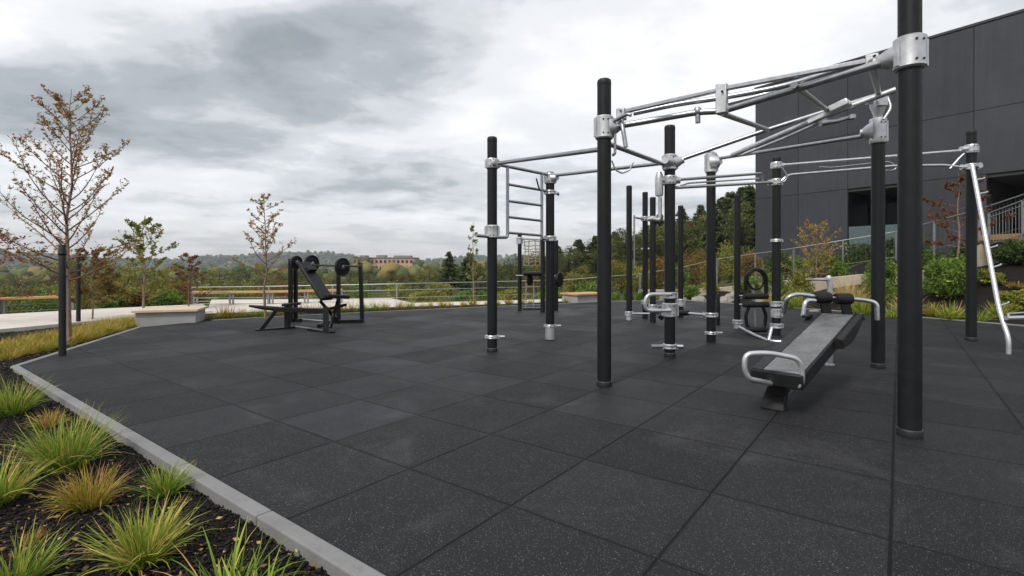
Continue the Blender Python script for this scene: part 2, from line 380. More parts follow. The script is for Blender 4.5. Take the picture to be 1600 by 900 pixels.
# ------------------------------------------------------------------ ground shape
DECKPX = [(600, 900), (30, 572), (222, 511), (330, 501), (450, 494), (620, 486), (810, 477.5), (914, 473), (960, 471), (1060, 469), (1144, 474.5), (1391, 492.5), (1600, 510)]
DECK = [G(a, b).xy for a, b in DECKPX]
d0 = (DECK[0]-DECK[1]).normalized()
DECK[0] = DECK[0]+d0*5.2
DECK += [Vector((10.6, 6.5)), Vector((11.6, 1.)), Vector((11.6, -4.)), Vector((5.2, -4.))]
DK = np.array([tuple(p) for p in DECK])
def inpoly(x, y, poly):
    c = np.zeros(np.shape(x), bool); n = len(poly)
    for i in range(n):
        x0, y0 = poly[i]; x1, y1 = poly[(i+1) % n]
        k = ((y0 > y) != (y1 > y)) & (x < (x1-x0)*(y-y0)/((y1-y0) if y1 != y0 else 1e-9)+x0)
        c ^= k
    return c
def pdist(x, y, poly):
    d = np.full(np.shape(x), 1e9); n = len(poly)
    for i in range(n):
        x0, y0 = poly[i]; x1, y1 = poly[(i+1) % n]; dx, dy = x1-x0, y1-y0
        t = np.clip(((x-x0)*dx+(y-y0)*dy)/(dx*dx+dy*dy+1e-12), 0, 1)
        d = np.minimum(d, np.hypot(x-x0-t*dx, y-y0-t*dy))
    return d
RAIL = [(860, 439, 18.6), (940, 433, 18.6), (1000, 428, 18.8), (1060, 419, 19.4), (1120, 405, 20), (1240, 388, 20), (1400, 362, 18.6), (1530, 327, 15.8), (1640, 290, 13.4)]
RAILP = [P(*a) for a in RAIL]                 # the top rail of the ramp
CP = [(-6, 5, -.1), (-8, 8, -.1), (-4, 2, -.1), (-9, 5, -.1), (-12, 3, -.15), (-1, -3, -.1), (-9, 9, -.08), (-10, 12, -.06), (-13, 12, -.1), (-15, 9, -.2), (-12, 15, -.15), (-9, 14.5, -.06), (-7, 14, -.06), (-5, 15.5, -.06), (-9, 18, -.1), (-3, 17.5, -.06), (0, 18, -.08), (3, 18.5, -.1),
      (-18, 18, -1.), (-25, 12, -1.5), (-10, 22, -.9), (-3, 22, -.5), (2, 22, -.4), (-12, 30, -2.6), (0, 32, -2.6), (8, 30, -1.2), (-30, 30, -4), (-35, 12, -3), (0, 60, -7), (-40, 60, -9), (-80, 40, -10), (15, 40, -.5), (24, 50, .5), (30, 70, 0), (10, 60, -4),
      (60, 60, 2), (60, 20, 3), (40, 0, 2), (60, -30, 2), (0, -20, -.2), (-30, -10, -1), (-60, -40, -5), (0, -60, 0), (16, 30, 1.6), (19, 26, 1.9), (23, 20, 2.3), (28, 14, 2.6), (28, 30, 2.2), (13.5, 5, .35), (14, 0, .3), (12.6, 9.5, .25), (18, 6, .8), (15.5, 11, .9)]
for i_, p in enumerate(RAILP): CP.append((p.x, p.y, p.z-1.05-(.95 if i_ > 6 else 0)))
for p in DECK: CP.append((p[0], p[1], -.06))
for a in ((2, 10), (0, 5), (5, 5), (-3, 10), (6, 14), (2, 15), (8, 8), (8, 2), (3, 0)): CP.append((*a, -.1))
for a in range(0, 360, 24):
    c, s_ = math.cos(R(a)), math.sin(R(a))
    CP += [(140*c, 140*s_, -13 if s_ > .1 and c < .6 else -2), (320*c, 320*s_, -24 if s_ > -.2 else -6), (700*c, 700*s_, -28), (1500*c, 1500*s_, -30)]
CP = np.array(CP, float)
def tz(x, y):
    x = np.asarray(x, float); y = np.asarray(y, float); sh = x.shape; X = x.ravel(); Y = y.ravel()
    out = np.empty(len(X))
    for i in range(0, len(X), 20000):
        d2 = (X[i:i+20000, None]-CP[None, :, 0])**2+(Y[i:i+20000, None]-CP[None, :, 1])**2+.02
        w = d2**-1.6; out[i:i+20000] = (w*CP[None, :, 2]).sum(1)/w.sum(1)
    dd = pdist(X, Y, DK); ins = inpoly(X, Y, DK)
    k = np.clip(dd/.6, 0, 1); out = np.where(ins, -.14, np.minimum(out, -.07+.0*out)*(1-k)+out*k)
    return out.reshape(sh)
def tz1(x, y): return float(tz(np.array([x]), np.array([y]))[0])

def axis(fine0, fine1, step, far, growth=1.16):
    a = list(np.arange(fine0, fine1, step)); s_ = step
    while a[-1] < far: s_ *= growth; a.append(a[-1]+s_)
    s_ = step
    while a[0] > -far: s_ *= growth; a.insert(0, a[0]-s_)
    return np.array(a)
def grid_mesh(xs, ys, zf):
    X, Y = np.meshgrid(xs, ys); Z = zf(X, Y); V = np.stack([X, Y, Z], -1).reshape(-1, 3)
    nx, ny = len(xs), len(ys); i = np.arange(nx*ny).reshape(ny, nx)
    Fc = np.stack([i[:-1, :-1], i[:-1, 1:], i[1:, 1:], i[1:, :-1]], -1).reshape(-1, 4)
    return V, Fc
V, Fc = grid_mesh(axis(-16, 16, .4, 2600), axis(-4, 34, .4, 2600), tz)
o = finish(npmesh('ground', V, Fc), 'ground', 'ground'); tag(o, kind='structure')

# deck of rubber tiles, laid as a thick slab
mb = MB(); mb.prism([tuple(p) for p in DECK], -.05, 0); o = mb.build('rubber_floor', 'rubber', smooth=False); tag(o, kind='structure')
# kerb around it
def strip(poly, w, z0, z1, closed=False, side=1):
    """offset band outside an open polyline"""
    n = len(poly); out = []
    for i in range(n):
        a = Vector(poly[max(i-1, 0)]); b = Vector(poly[i]); c = Vector(poly[min(i+1, n-1)])
        d = Vector((0, 0))
        t1 = (b-a).normalized() if i > 0 else (c-b).normalized(); t2 = (c-b).normalized() if i < n-1 else t1
        n1 = Vector((-t1.y, t1.x)); n2 = Vector((-t2.y, t2.x)); m = (n1+n2).normalized()
        out.append(b+m*side*w/max(.5, m.dot(n1)))
    return [tuple(p) for p in poly]+[tuple(p) for p in out[::-1]]
def kerb(path, w, z1, z0=-.16, name='kerb', side=1):
    mb = MB()
    pts = [Vector(p) for p in path]; n = len(pts)
    out = strip(path, w, 0, 0, side=side)[n:][::-1]
    for i in range(n-1):
        a, b, c, d = pts[i], pts[i+1], Vector(out[i+1]), Vector(out[i])
        ln = (b-a).length; k = max(1, round(ln/1.0))
        for j in range(k):
            g = .0025/ln
            t0, t1 = j/k+g*(j > 0), (j+1)/k-g*(j < k-1)
            q = [a.lerp(b, t0), a.lerp(b, t1), d.lerp(c, t1), d.lerp(c, t0)]
            mb.prism([tuple(x) for x in q], z0, z1)
    return tag(mb.build(name, 'kerb', smooth=False, bevel=.008), kind='structure')
kerb([tuple(p) for p in DECK[:2]], .082, .010)
kerb([tuple(p) for p in DECK[1:3]], .08, .009)
# which side is outside: the deck polygon runs clockwise seen from above, so outside is to the left
kerb([tuple(p) for p in DECK[9:15]], .10, .02, side=1)
kerb([tuple(p) for p in DECK[3:10]], .06, .012, side=1)

# ------------------------------------------------------------------ paving beyond
def sheet(pts, z0, z1, name, m, bevel=0):
    mb = MB(); mb.prism([tuple(p) for p in pts], z0, z1); return tag(mb.build(name, m, smooth=False, bevel=bevel), kind='structure')
zpa = .03
sheet([G(-320, 556, zpa).xy, G(0, 514, zpa).xy, G(212, 495, zpa).xy, G(330, 486, zpa).xy, G(318, 475, zpa).xy, G(160, 482, zpa).xy, G(0, 491, zpa).xy, G(-420, 515, zpa).xy], -.3, zpa, 'path', 'paving', .01)
sheet([G(322, 489, .0).xy, G(470, 484, 0).xy, G(640, 478, 0).xy, G(790, 474, 0).xy, G(905, 469, 0).xy, G(905, 466, 0).xy, G(760, 470, 0).xy, G(645, 473, 0).xy, G(612, 466, 0).xy, G(330, 468, 0).xy], -.3, -.002, 'pavement', 'paving', .01)
# ------------------------------------------------------------------ mulch beds
def mulch(name, poly, step, amp, up=.03):
    P_ = np.array(poly); x0, y0 = P_.min(0); x1, y1 = P_.max(0)
    xs = np.arange(x0, x1, step); ys = np.arange(y0, y1, step)
    def zf(X, Y):
        z = tz(X, Y)+up
        nz = np.array([mnoise.noise((a*9, b*9, 1.3))*.55+mnoise.noise((a*23, b*23, 4.))*.45+mnoise.noise((a*1.7, b*1.7, 4.))*1.6 for a, b in zip(X.ravel(), Y.ravel())]).reshape(X.shape)
        return z+nz*amp
    X, Y = np.meshgrid(xs, ys); V, Fc = grid_mesh(xs, ys, zf)
    c = V[Fc].mean(1); k = inpoly(c[:, 0], c[:, 1], P_); Fc = Fc[k]
    u = np.unique(Fc); remap = np.zeros(len(V), int); remap[u] = np.arange(len(u)); V = V[u]; Fc = remap[Fc]
    o = finish(npmesh(name, V, Fc), name, 'mulch', ang=180); tag(o, kind='structure'); return zf
nl = (DECK[1]-DECK[0]).normalized(); nn_ = Vector((-nl.y, nl.x))*-1
if (DECK[0]+nn_).x > DECK[0].x: nn_ = -nn_
k0 = DECK[0]+nn_*.04; k1 = DECK[1]+nn_*.03+Vector((-.03, .03)); k2 = DECK[2]+Vector((-.09, 0))
LB = [tuple(k0), tuple(k1), tuple(k2), tuple(G(207, 496).xy), tuple(G(0, 516.5).xy), tuple(G(-320, 560).xy), (-9, 2), (-6, -2)]
zl = mulch('planting_bed', LB, .035, .016, .035)
rb_in = strip([tuple(p) for p in DECK[9:15]], .105, 0, 0)[6:][::-1]
RB = rb_in+[(15, .5), (17, 7), (16.3, 13.5)]+[(p.x, p.y-.6) for p in RAILP[7:3:-1]]
mulch('planting_bed', RB, .09, .02, .03)
sheet([G(300, 503, 0).xy, G(322, 501.5).xy, G(450, 494.5).xy, G(620, 486.5).xy, G(810, 478).xy, G(914, 473.5).xy, G(905, 469.5).xy, G(790, 474.5).xy, G(640, 478.5).xy, G(470, 484.5).xy, G(318, 489.5).xy], -.2, -.012, 'planting_bed', 'mulch')

def chips(n, region, sizes, name):
    C = []
    while len(C) < n:
        d = random.uniform(*region[0]); px = random.uniform(*region[1])
        x, y = (px-CX)/F*d, d
        C.append((x, y))
    C = np.array(C); k = inpoly(C[:, 0], C[:, 1], np.array(LB)) & (pdist(C[:, 0], C[:, 1], np.array(LB)) > .02); C = C[k]
    z = tz(C[:, 0], C[:, 1])+.035
    n = len(C); V = np.empty((n, 8, 3)); sg = np.array([(a, b, c) for a in (-1, 1) for b in (-1, 1) for c in (-1, 1)], float)
    tint = np.empty(n)
    for i in range(n):
        s_ = random.uniform(*sizes); sz = np.array([s_, s_*random.uniform(.25, .6), s_*random.uniform(.1, .3)])/2
        M = np.array(Matrix.Rotation(random.uniform(0, 6.3), 3, 'Z') @ Matrix.Rotation(random.gauss(0, .5), 3, 'X') @ Matrix.Rotation(random.gauss(0, .35), 3, 'Y'))
        nzv = mnoise.noise((C[i, 0]*9, C[i, 1]*9, 1.3))*.55+mnoise.noise((C[i, 0]*23, C[i, 1]*23, 4.))*.45+mnoise.noise((C[i, 0]*1.7, C[i, 1]*1.7, 4.))*1.6
        taper = np.where(sg[:, 0:1] > 0, .6, 1.)
        V[i] = (sg*taper*sz) @ M.T+(C[i, 0], C[i, 1], z[i]+nzv*.016+random.uniform(-.002, .012))
        t = random.random(); tint[i] = t*t*.62 if random.random() < .955 else random.uniform(.75, 1)
    q = np.array([(0, 1, 3, 2), (4, 6, 7, 5), (0, 4, 5, 1), (2, 3, 7, 6), (0, 2, 6, 4), (1, 5, 7, 3)])
    Fc = (q[None]+np.arange(n)[:, None, None]*8).reshape(-1, 4)
    return finish(npmesh(name, V.reshape(-1, 3), Fc, np.repeat(tint, 8)), name, 'chips', smooth=False)
leafmat('chips', [(0, (.006, .005, .005)), (.4, (.022, .017, .014)), (.7, (.055, .036, .026)), (.85, (.22, .13, .08)), (1, (.42, .30, .21))], 0., .75)
o = chips(24000, ((1.6, 4.6), (-40, 620)), (.010, .034), 'bark_mulch')
tag(o, 'black bark mulch chips strewn between the grass tufts beside the kerb', 'mulch', kind='stuff')
o = chips(7000, ((4.4, 9.5), (-40, 330)), (.02, .05), 'bark_mulch')
tag(o, 'dark bark mulch around the big staked young tree', 'mulch', kind='stuff')

# ------------------------------------------------------------------ posts and clamps
PR = .071
class Base: pass
PX = {'big': (1421.5, 681), 'front': (944, 603), 'left': (769, 549), 'leftback': (859.5, 531), 'mid': (1046.5, 557), 'midback': (1111, 534),
      'ring': (1213, 524), 'right': (1372, 574), 'far_right': (1517.5, 532)}
PB = {k: G(*v) for k, v in PX.items()}
TOP = {'big': 3.32, 'front': zat(124, PB['front'].y), 'left': zat(214, PB['left'].y), 'leftback': zat(269, PB['leftback'].y), 'mid': zat(196, PB['mid'].y),
       'midback': zat(238, PB['midback'].y), 'ring': zat(245, PB['ring'].y), 'right': zat(190, PB['right'].y), 'far_right': zat(204, PB['far_right'].y)}
def add_post(parent, b, top, r=PR, cap=True, ring=True, z0=0.):
    mb = MB(); mb.lathe([(r, z0), (r, top-.05), (r*.99, top-.03), (r*.93, top-.012), (r*.75, top), (.001, top+.002)] if not cap else [(r, z0), (r, top-.07)], (b.x, b.y, 0), 32)
    p = mb.build('post', 'post_coat', parent)
    if cap:
        c = MB(); c.lathe([(r*1.0, top-.0695), (r*1.02, top-.066), (r*1.02, top-.03), (r*.96, top-.012), (r*.8, top-.002), (.001, top)], (b.x, b.y, 0), 32)
        c.build('end_cap', 'post_cap', p)
    if ring:
        c = MB(); c.lathe([(r*1.002, .002), (r*1.09, .002), (r*1.09, .045), (r*1.04, .05), (r*1.002, .05)], (b.x, b.y, 0), 32)
        c.build('base_ring', 'post_cap', p)
        c = MB(); c.lathe([(r*1.001, .051), (r*1.055, .051), (r*1.055, .056), (r*1.001, .056)], (b.x, b.y, 0), 32)
        c.build('trim_ring', 'galv_dark', p)
    return p
def clamp_on(post, b, z, h=.16, dirs=(), r=PR, m='cast', flare=1.0, reach=.075, br=.03):
    """two-part cast clamp round a post with a neck towards every tube it holds"""
    mb = MB(); R0 = r+.004; R1 = r+.020*flare
    c = (b.x, b.y, z)
    mb.lathe([(R0, -h/2), (R0+.010, -h/2), (R1, -h/2+.012), (R1-.004, -h*.12), (R1-.004, h*.12), (R1, h/2-.012), (R0+.010, h/2), (R0, h/2)], c, 32)
    for d in dirs:
        d = Vector(d); d.normalize()
        p0 = Vector(c)+Vector((d.x, d.y, 0)).normalized()*(r*.9); p1 = Vector(c)+Vector((d.x, d.y, 0)).normalized()*(R1)+d*reach
        mb.tube([p0, p0.lerp(p1, .55), p1], h*.42, 14, r1=br*1.35)
        mb.tube([p1-d*.004, p1+d*.014], br*1.5, 14)
    # ribs where the two halves of the casting are bolted
    for s_ in (-1, 1):
        mb.box((b.x+s_*(R1+.004), b.y-.012, z), (.02, .035, h*.82))
    mb.split = len(mb.f); mb.m2 = 'bolt'; bt = mb
    for dz in ((-h*.3, h*.3) if h > .09 else (0,)):
        for a in (-105, -75) if h > .09 else (-90,):
            dx, dy = math.cos(R(a)), math.sin(R(a))
            bt.tube([(b.x+dx*(R1-.010), b.y+dy*(R1-.010), z+dz), (b.x+dx*(R1+.004), b.y+dy*(R1+.004), z+dz)], .009, 8)
    return mb.build('clamp', m, post, ang=35)
def dirto(a, b): return (Vector(b)-Vector(a))

rig = thing('training_rig', (PB['mid'].x, PB['mid'].y, 0), 'large outdoor training rig of black posts joined by silver overhead bars and clamps', 'training rig')
ps = {}
for k in PX:
    ps[k] = add_post(rig, PB[k], TOP[k], cap=(k not in ('leftback', 'midback', 'right')), ring=k in ('big', 'right', 'far_right', 'front', 'mid', 'left'), r=PR*(1.02 if k == 'big' else 1.))
def bar(pts, r=.024, m='galv', name='overhead_bar', n=12, fr=.06, parent=None):
    mb = MB(); mb.tube(pts, r, n, fr); return mb.build(name, m, parent or rig)
B = PB
# front rail front -> big
fr0 = PL(956, 199, B['front'], B['big']); fr1 = PL(1092, 175, B['front'], B['big'], .28); fr2 = PL(1128, 174, B['front'], B['big'], .30); fr3 = PL(1396, 93, B['front'], B['big'])
bar([fr0, fr1, fr2, fr3], .030, 'galv_dark', fr=.14)
zc = zat(200, B['front'].y); c_front = Vector((B['front'].x, B['front'].y, zc))
clamp_on(ps['front'], B['front'], zc, .23, (fr1-fr0,), flare=1.1)
zc = zat(84, B['big'].y); c_big = Vector((B['big'].x, B['big'].y, zc))
clamp_on(ps['big'], B['big'], zc, .235, (fr2-fr3,), flare=1.5, reach=.10, m='cast', br=.032)
# back rail mid -> right
zc = zat(254, B['mid'].y); br0 = PL(1056, 252, B['mid'], B['right']); br3 = PL(1362, 151, B['mid'], B['right']); br1 = PL(1195, 204, B['mid'], B['right'])
bar([br0, br1, br3], .027, 'galv_dark')
clamp_on(ps['mid'], B['mid'], zc, .21, (br1-br0, Vector((B['front'].x, B['front'].y, zc+.05))-B['mid']-Vector((0, 0, zc))), flare=1.1)
# top connector of the right post
zr = zat(205, B['right'].y)
clamp_on(ps['right'], B['right'], zr, .30, (Vector((-1, .55, 0)),), flare=1.0)
mb = MB(); bx_, by_ = B['right'].x, B['right'].y
ztc = zat(160, by_)
mb.lathe([(.045, zr+.13), (.05, zr+.2), (.085, ztc-.05), (.09, ztc), (.085, ztc+.07), (.06, ztc+.1), (.03, ztc+.11)], (bx_, by_, 0), 20)
mb.tube([(bx_-.08, by_, ztc+.02), (bx_-.16, by_-.02, ztc-.0)], .045, 12, r1=.034)
mb.tube([(bx_, by_, ztc+.05), (bx_+.14, by_+.1, ztc+.12)], .05, 12, r1=.04)
mb.box((bx_-.02, by_-.09, ztc+.0), (.11, .05, .13))
mb.tube([(bx_+.06, by_-.07, ztc+.05), (bx_+.07, by_-.12, ztc-.10), (bx_-.02, by_-.12, ztc-.24)], .015, 10, .05)
mb.build('top_connector', 'cast', ps['right'])
# cross members between the two rails
bar([Vector((B['front'].x, B['front'].y, zat(222, B['front'].y))), PL(1040, 258, B['mid'], B['right'])], .027, 'galv_dark', 'rung')
bar([fr2+Vector((0, 0, -.02)), PL(1200, 203, B['mid'], B['right'])], .027, 'galv_dark', 'rung')
bar([PL(1240, 133, B['front'], B['big'], .03), PL(1295, 174, B['mid'], B['right'])], .027, 'galv_dark', 'rung')
bar([PL(1362, 98, B['front'], B['big'], .02), Vector((bx_-.03, by_-.05, ztc+.08))], .029, 'galv_dark', 'rung')
# raised upper rails
A_, B_ = B['front'], B['big']
up0 = PL(978, 174, A_, B_, .06); up1 = PL(1385, 90, A_, B_, .06)
mb = MB(); mb.beam(up0, PL(1130, 139, A_, B_, .06), .05, .034); mb.beam(PL(1130, 139, A_, B_, .06), up1, .05, .034)
mb.build('upper_rail', 'galv_dark', rig, bevel=.004)
bar([PL(990, 177, A_, B_, .16), PL(1060, 162, A_, B_, .28), PL(1128, 153, A_, B_, .38), PL(1230, 134, A_, B_, .40), PL(1350, 96, A_, B_, .30)], .026, 'galv_dark', 'upper_rail', fr=.2)
bar([PL(1130, 164, A_, B_, .5), PL(1200, 146, A_, B_, .62), PL(1260, 128, A_, B_, .62), PL(1300, 110, A_, B_, .5), PL(1372, 92, A_, B_, .3)], .022, 'galv', 'upper_rail', fr=.2)
for px, y0, y1, w in ((971, 170, 188, .085), (1128, 132, 178, .095), (1363, 86, 104, .085)):
    mb = MB(); a = PL(px, y0, A_, B_, .06); b = PL(px, y1, A_, B_, .06)
    dd = (B_-A_).normalized(); yaw = math.atan2(dd.y, dd.x)
    mb.box((a+b)/2, (w, .075, (a-b).length), yaw); mb.box((a+b)/2+Vector((0, 0, .01)), (w*1.12, .05, .02), yaw)
    o = mb.build('bracket', 'cast', rig, bevel=.008)
    bt = MB(); q = a.lerp(b, .3)-Vector((0.02, .045, 0)); bt.tube([q, q+Vector((0, -.012, 0))], .010, 8); bt.build('bolt', 'bolt', o)
# hanging grips
def hang(pts, r=.015, name='hanging_grip', m='galv_dark'): return bar(pts, r, m, name, 10, .03)
hang([PL(970, 183, A_, B_, .02), PL(974, 205, A_, B_, 0), PL(978, 230, A_, B_, 0)], .022)
hang([PL(958, 190, A_, B_, -.02), PL(980, 178, A_, B_, -.06), PL(986, 180, A_, B_, -.06)], .018)
hang([PL(961, 205, A_, B_, .03), PL(961, 240, A_, B_, .03), PL(957, 243, A_, B_, .03)], .014)
mb = MB(); mb.tube([PL(1090, 168, A_, B_, .27), PL(1090.5, 192, A_, B_, .27)], .024, 14); mb.lathe([(.03, -.03), (.036, -.02), (.036, .02), (.03, .03)], PL(1090, 174, A_, B_, .27), 16)
mb.build('hanging_grip', 'galv_dark', rig)
hang([P(956, 251, 6.2), P(962, 266, 6.2), P(972, 271, 6.2), P(984, 266, 6.2), P(988, 256, 6.2), P(990, 253, 6.2)], .010)
# big pale swing arms under the back rail
bar([P(1143, 243, 7.4), P(1240, 201, 6.6), P(1292, 180, 6.2), P(1400, 140, 5.75)], .034, 'cast', 'swing_arm', fr=.3)
bar([P(1160, 242, 7.2), P(1230, 214, 6.6), P(1292, 186, 6.1)], .018, 'cast', 'swing_arm')
mb = MB(); mb.beam(P(1262, 192, 6.25), P(1330, 160, 5.95), .07, .06); mb.beam(P(1296, 172, 6.05), P(1326, 158, 5.9), .09, .08)
mb.build('swing_arm_head', 'cast', rig, bevel=.012)
mb = MB(); mb.tube([P(1282, 193, 6.0), P(1308, 189, 6.0), P(1336, 181, 6.0)], .035, 12, r1=.022); mb.lathe([(.03, -.03), (.04, -.02), (.04, .02), (.03, .03)], P(1331, 183, 5.98), 14)
mb.build('swing_arm_joint', 'galv_dark', rig)
# bar midback -> right, under the arms
zm = zat(255, B['midback'].y); b0 = PL(1120, 248, B['midback'], B['right']); b1 = PL(1360, 211, B['midback'], B['right'])
bar([b0, b1], .026, 'galv_dark')
clamp_on(ps['midback'], B['midback'], zm, .31, (b1-b0,), flare=1.1)
# left bay: left, leftback, and the ladder between them
zL = zat(256, B['left'].y)
bL0 = PL(779, 255, B['left'], B['front']); bL1 = PL(940, 233, B['left'], B['front']); bar([bL0, bL1], .027, 'galv_dark')
clamp_on(ps['left'], B['left'], zL, .14, (bL1-bL0, B['leftback']-B['left']), reach=.04)
zLb = zat(281, B['leftback'].y); b0 = PL(868, 274, B['leftback'], B['mid']); b1 = PL(1036, 255, B['leftback'], B['mid']); bar([b0, b1], .026, 'galv_dark')
clamp_on(ps['leftback'], B['leftback'], zLb+.02, .17, (b1-b0,), reach=.05)
A2, B2 = B['left'], B['leftback']
lad = MB(); lad.tube([PL(778, 257, A2, B2), PL(862, 274, A2, B2)], .026, 12)
lad = lad.build('ladder_top_bar', 'galv_dark', rig)
LD = thing  # ladder frame is a part of the rig
mb = MB(); mb.tube([PL(793, 260, A2, B2), PL(793, 371, A2, B2), PL(779, 371, A2, B2), PL(744, 368, A2, B2)], .024, 12, .05)
mb.build('ladder_side', 'galv_dark', rig); mb = MB()
mb.tube([PL(846.5, 272, A2, B2), PL(846.5, 371, A2, B2)], .024, 12)
ladf = mb.build('ladder_side', 'galv_dark', rig)
for yl, yr in ((288, 297), (314, 321), (339, 345), (363.5, 368)):
    m_ = MB(); m_.tube([PL(794, yl, A2, B2), PL(846, yr, A2, B2)], .021, 10); m_.build('rung', 'galv_dark', ladf)
m_ = MB(); m_.tube([PL(846, 297, A2, B2), PL(872, 303, A2, B2)], .02, 10); m_.lathe([(.02, -.02), (.034, -.01), (.034, .01), (.02, .02)], PL(872, 303, A2, B2), 12, (1, 0, 0)); m_.build('ladder_peg', 'galv_dark', ladf)
m_ = MB(); m_.tube([PL(838, 279, A2, B2, -.1), PL(843, 297, A2, B2, -.1)], .012, 8); m_.build('hook', 'gym_black', ladf)
clamp_on(ps['left'], B['left'], zat(362, B['left'].y), .185, (B2-A2,), flare=1.2, reach=.02)
clamp_on(ps['leftback'], B['leftback'], zat(301, B['leftback'].y), .07, ())
clamp_on(ps['leftback'], B['leftback'], zat(373, B['leftback'].y), .09, (A2-B2,), reach=.03)
bar([PL(845, 373, A2, B2), PL(856, 374, A2, B2)], .02, 'galv_dark', 'low_bar')
def peg(post, b, z, ang, ln=.13, both=False, m='cast'):
    mb = MB()
    for s_ in ((-1, 1) if both else (-1,)):
        d = Vector((math.cos(R(ang))*-s_, math.sin(R(ang))*-s_*1., 0))*-1
        mb.tube([Vector((b.x, b.y, z))+d*-s_*0+d*(PR*.9)*1, Vector((b.x, b.y, z))+d*(PR+ln)], .017, 12)
    mb.build('foot_peg', m, post)
for k, y, both in (('left', 526, False), ('leftback', 509, False), ('midback', 520, False)):
    z = zat(y, B[k].y); clamp_on(ps[k], B[k], z, .05, ()); peg(ps[k], B[k], z, 180, .11)
mb = MB(); b = B['leftback']; mb.lathe([(PR+.003, .01), (PR+.010, .012), (PR+.010, .215), (PR+.003, .22)], b, 28); mb.build('sleeve', 'alu_white', ps['leftback'])
z = zat(541, B['mid'].y); clamp_on(ps['mid'], B['mid'], z, .07, (), flare=1.2); b = B['mid']
for s_, ln in ((-1, .19), (1, .1)):
    mb = MB(); mb.tube([(b.x+s_*PR, b.y, z), (b.x+s_*(PR+ln), b.y-.03, z-s_*-.0)], .028, 12); mb.build('foot_peg', 'galv_dark', ps['mid'])
# handle on the middle post
z1, z2 = zat(459, b.y), zat(484, b.y)
bar([(b.x-.02, b.y-.09, z1), (b.x-.36, b.y-.14, z1), (b.x-.38, b.y-.14, z2), (b.x-.02, b.y-.10, z2)], .026, 'alu_white', 'grab_handle', fr=.1)
clamp_on(ps['mid'], b, z2, .19, (), flare=1.4, m='cast'); clamp_on(ps['mid'], b, z1-.02, .09, ())
# clamps on the post above, with the pale hanging bag-shaped tube beside it
clamp_on(ps['mid'], b, zat(282, b.y), .12, (Vector((1, -.1, 0)), Vector((-1, 0, 0))), reach=.03)
q0 = P(1030, 273, 6.9); q1 = P(1030, 305, 6.9)
mb = MB(); mb.lathe([(.02, 0), (.05, .01), (.055, .05), (.055, .24), (.045, .30), (.03, .335), (.012, .34)], (q0.x, q0.y, q1.z-.02), 18); mb.build('spring_tube', 'cast', rig)
bar([(q1.x+.01, q1.y, q1.z-.03), (q1.x+.01, q1.y, zat(345, 6.9)), (q1.x-.08, q1.y+.02, zat(341, 6.9)), (q1.x-.16, q1.y+.02, zat(343, 6.9))], .026, 'cast', 'spring_arm', fr=.06)
bar([q0+Vector((.03, 0, -.15)), (b.x-.06, b.y, zat(283, b.y))], .016, 'galv_dark', 'spring_arm')
# mid -> ring post bars
A3, B3 = B['mid'], B['ring']
bar([PL(1056, 281, A3, B3), PL(1190, 271, A3, B3), PL(1192, 284, A3, B3)], .022, 'galv_dark', fr=.04)
bar([PL(1056, 293, A3, B3), PL(1205, 285, A3, B3)], .024, 'galv')
bar([PL(1064, 290, A3, B3, .1), PL(1075, 286, A3, B3, .2), PL(1185, 279, A3, B3, .25)], .014, 'galv', fr=.1)
clamp_on(ps['ring'], B['ring'], zat(259, B['ring'].y), .12, (Vector((1, 0, 0)),), reach=.04)
clamp_on(ps['ring'], B['ring'], zat(285, B['ring'].y), .12, (Vector((-1, 0, 0)),), reach=.04)
clamp_on(ps['ring'], B['ring'], zat(376, B['ring'].y), .055, ())
A4, B4 = B['ring'], B['far_right']
bar([PL(1223, 258, A4, B4), PL(1508, 235, A4, B4)], .025, 'galv')
bar([PL(1221, 283, A4, B4, -.05), PL(1228, 276, A4, B4, -.05), PL(1234, 273, A4, B4), PL(1400, 259, A4, B4), PL(1478, 258, A4, B4), PL(1508, 262, A4, B4)], .022, 'galv', fr=.12)
bar([PL(1281, 261, A4, B4, .1), PL(1300, 262, A4, B4, .1), PL(1390, 252, A4, B4, .1), PL(1402, 262, A4, B4, .1), PL(1394, 267, A4, B4, .1), PL(1385, 266, A4, B4, .1)], .013, 'galv_dark', 'hanging_grip', fr=.08)
bar([PL(1484, 264, A4, B4), PL(1500, 246, A4, B4), PL(1509, 238, A4, B4)], .022, 'galv_dark', 'brace')
bar([PL(1222, 262, A4, B4, -.08), PL(1231, 276, A4, B4, -.08), PL(1226, 284, A4, B4, -.08), PL(1216, 286, A4, B4, -.08)], .012, 'galv_dark', 'hanging_grip', fr=.06)
b = B['far_right']
clamp_on(ps['far_right'], b, zat(233, b.y), .14, (Vector((-1, .1, 0)),), reach=.06)
clamp_on(ps['far_right'], b, zat(261, b.y), .10, (Vector((-1, .1, 0)), Vector((.1, -1, 0))), reach=.05)
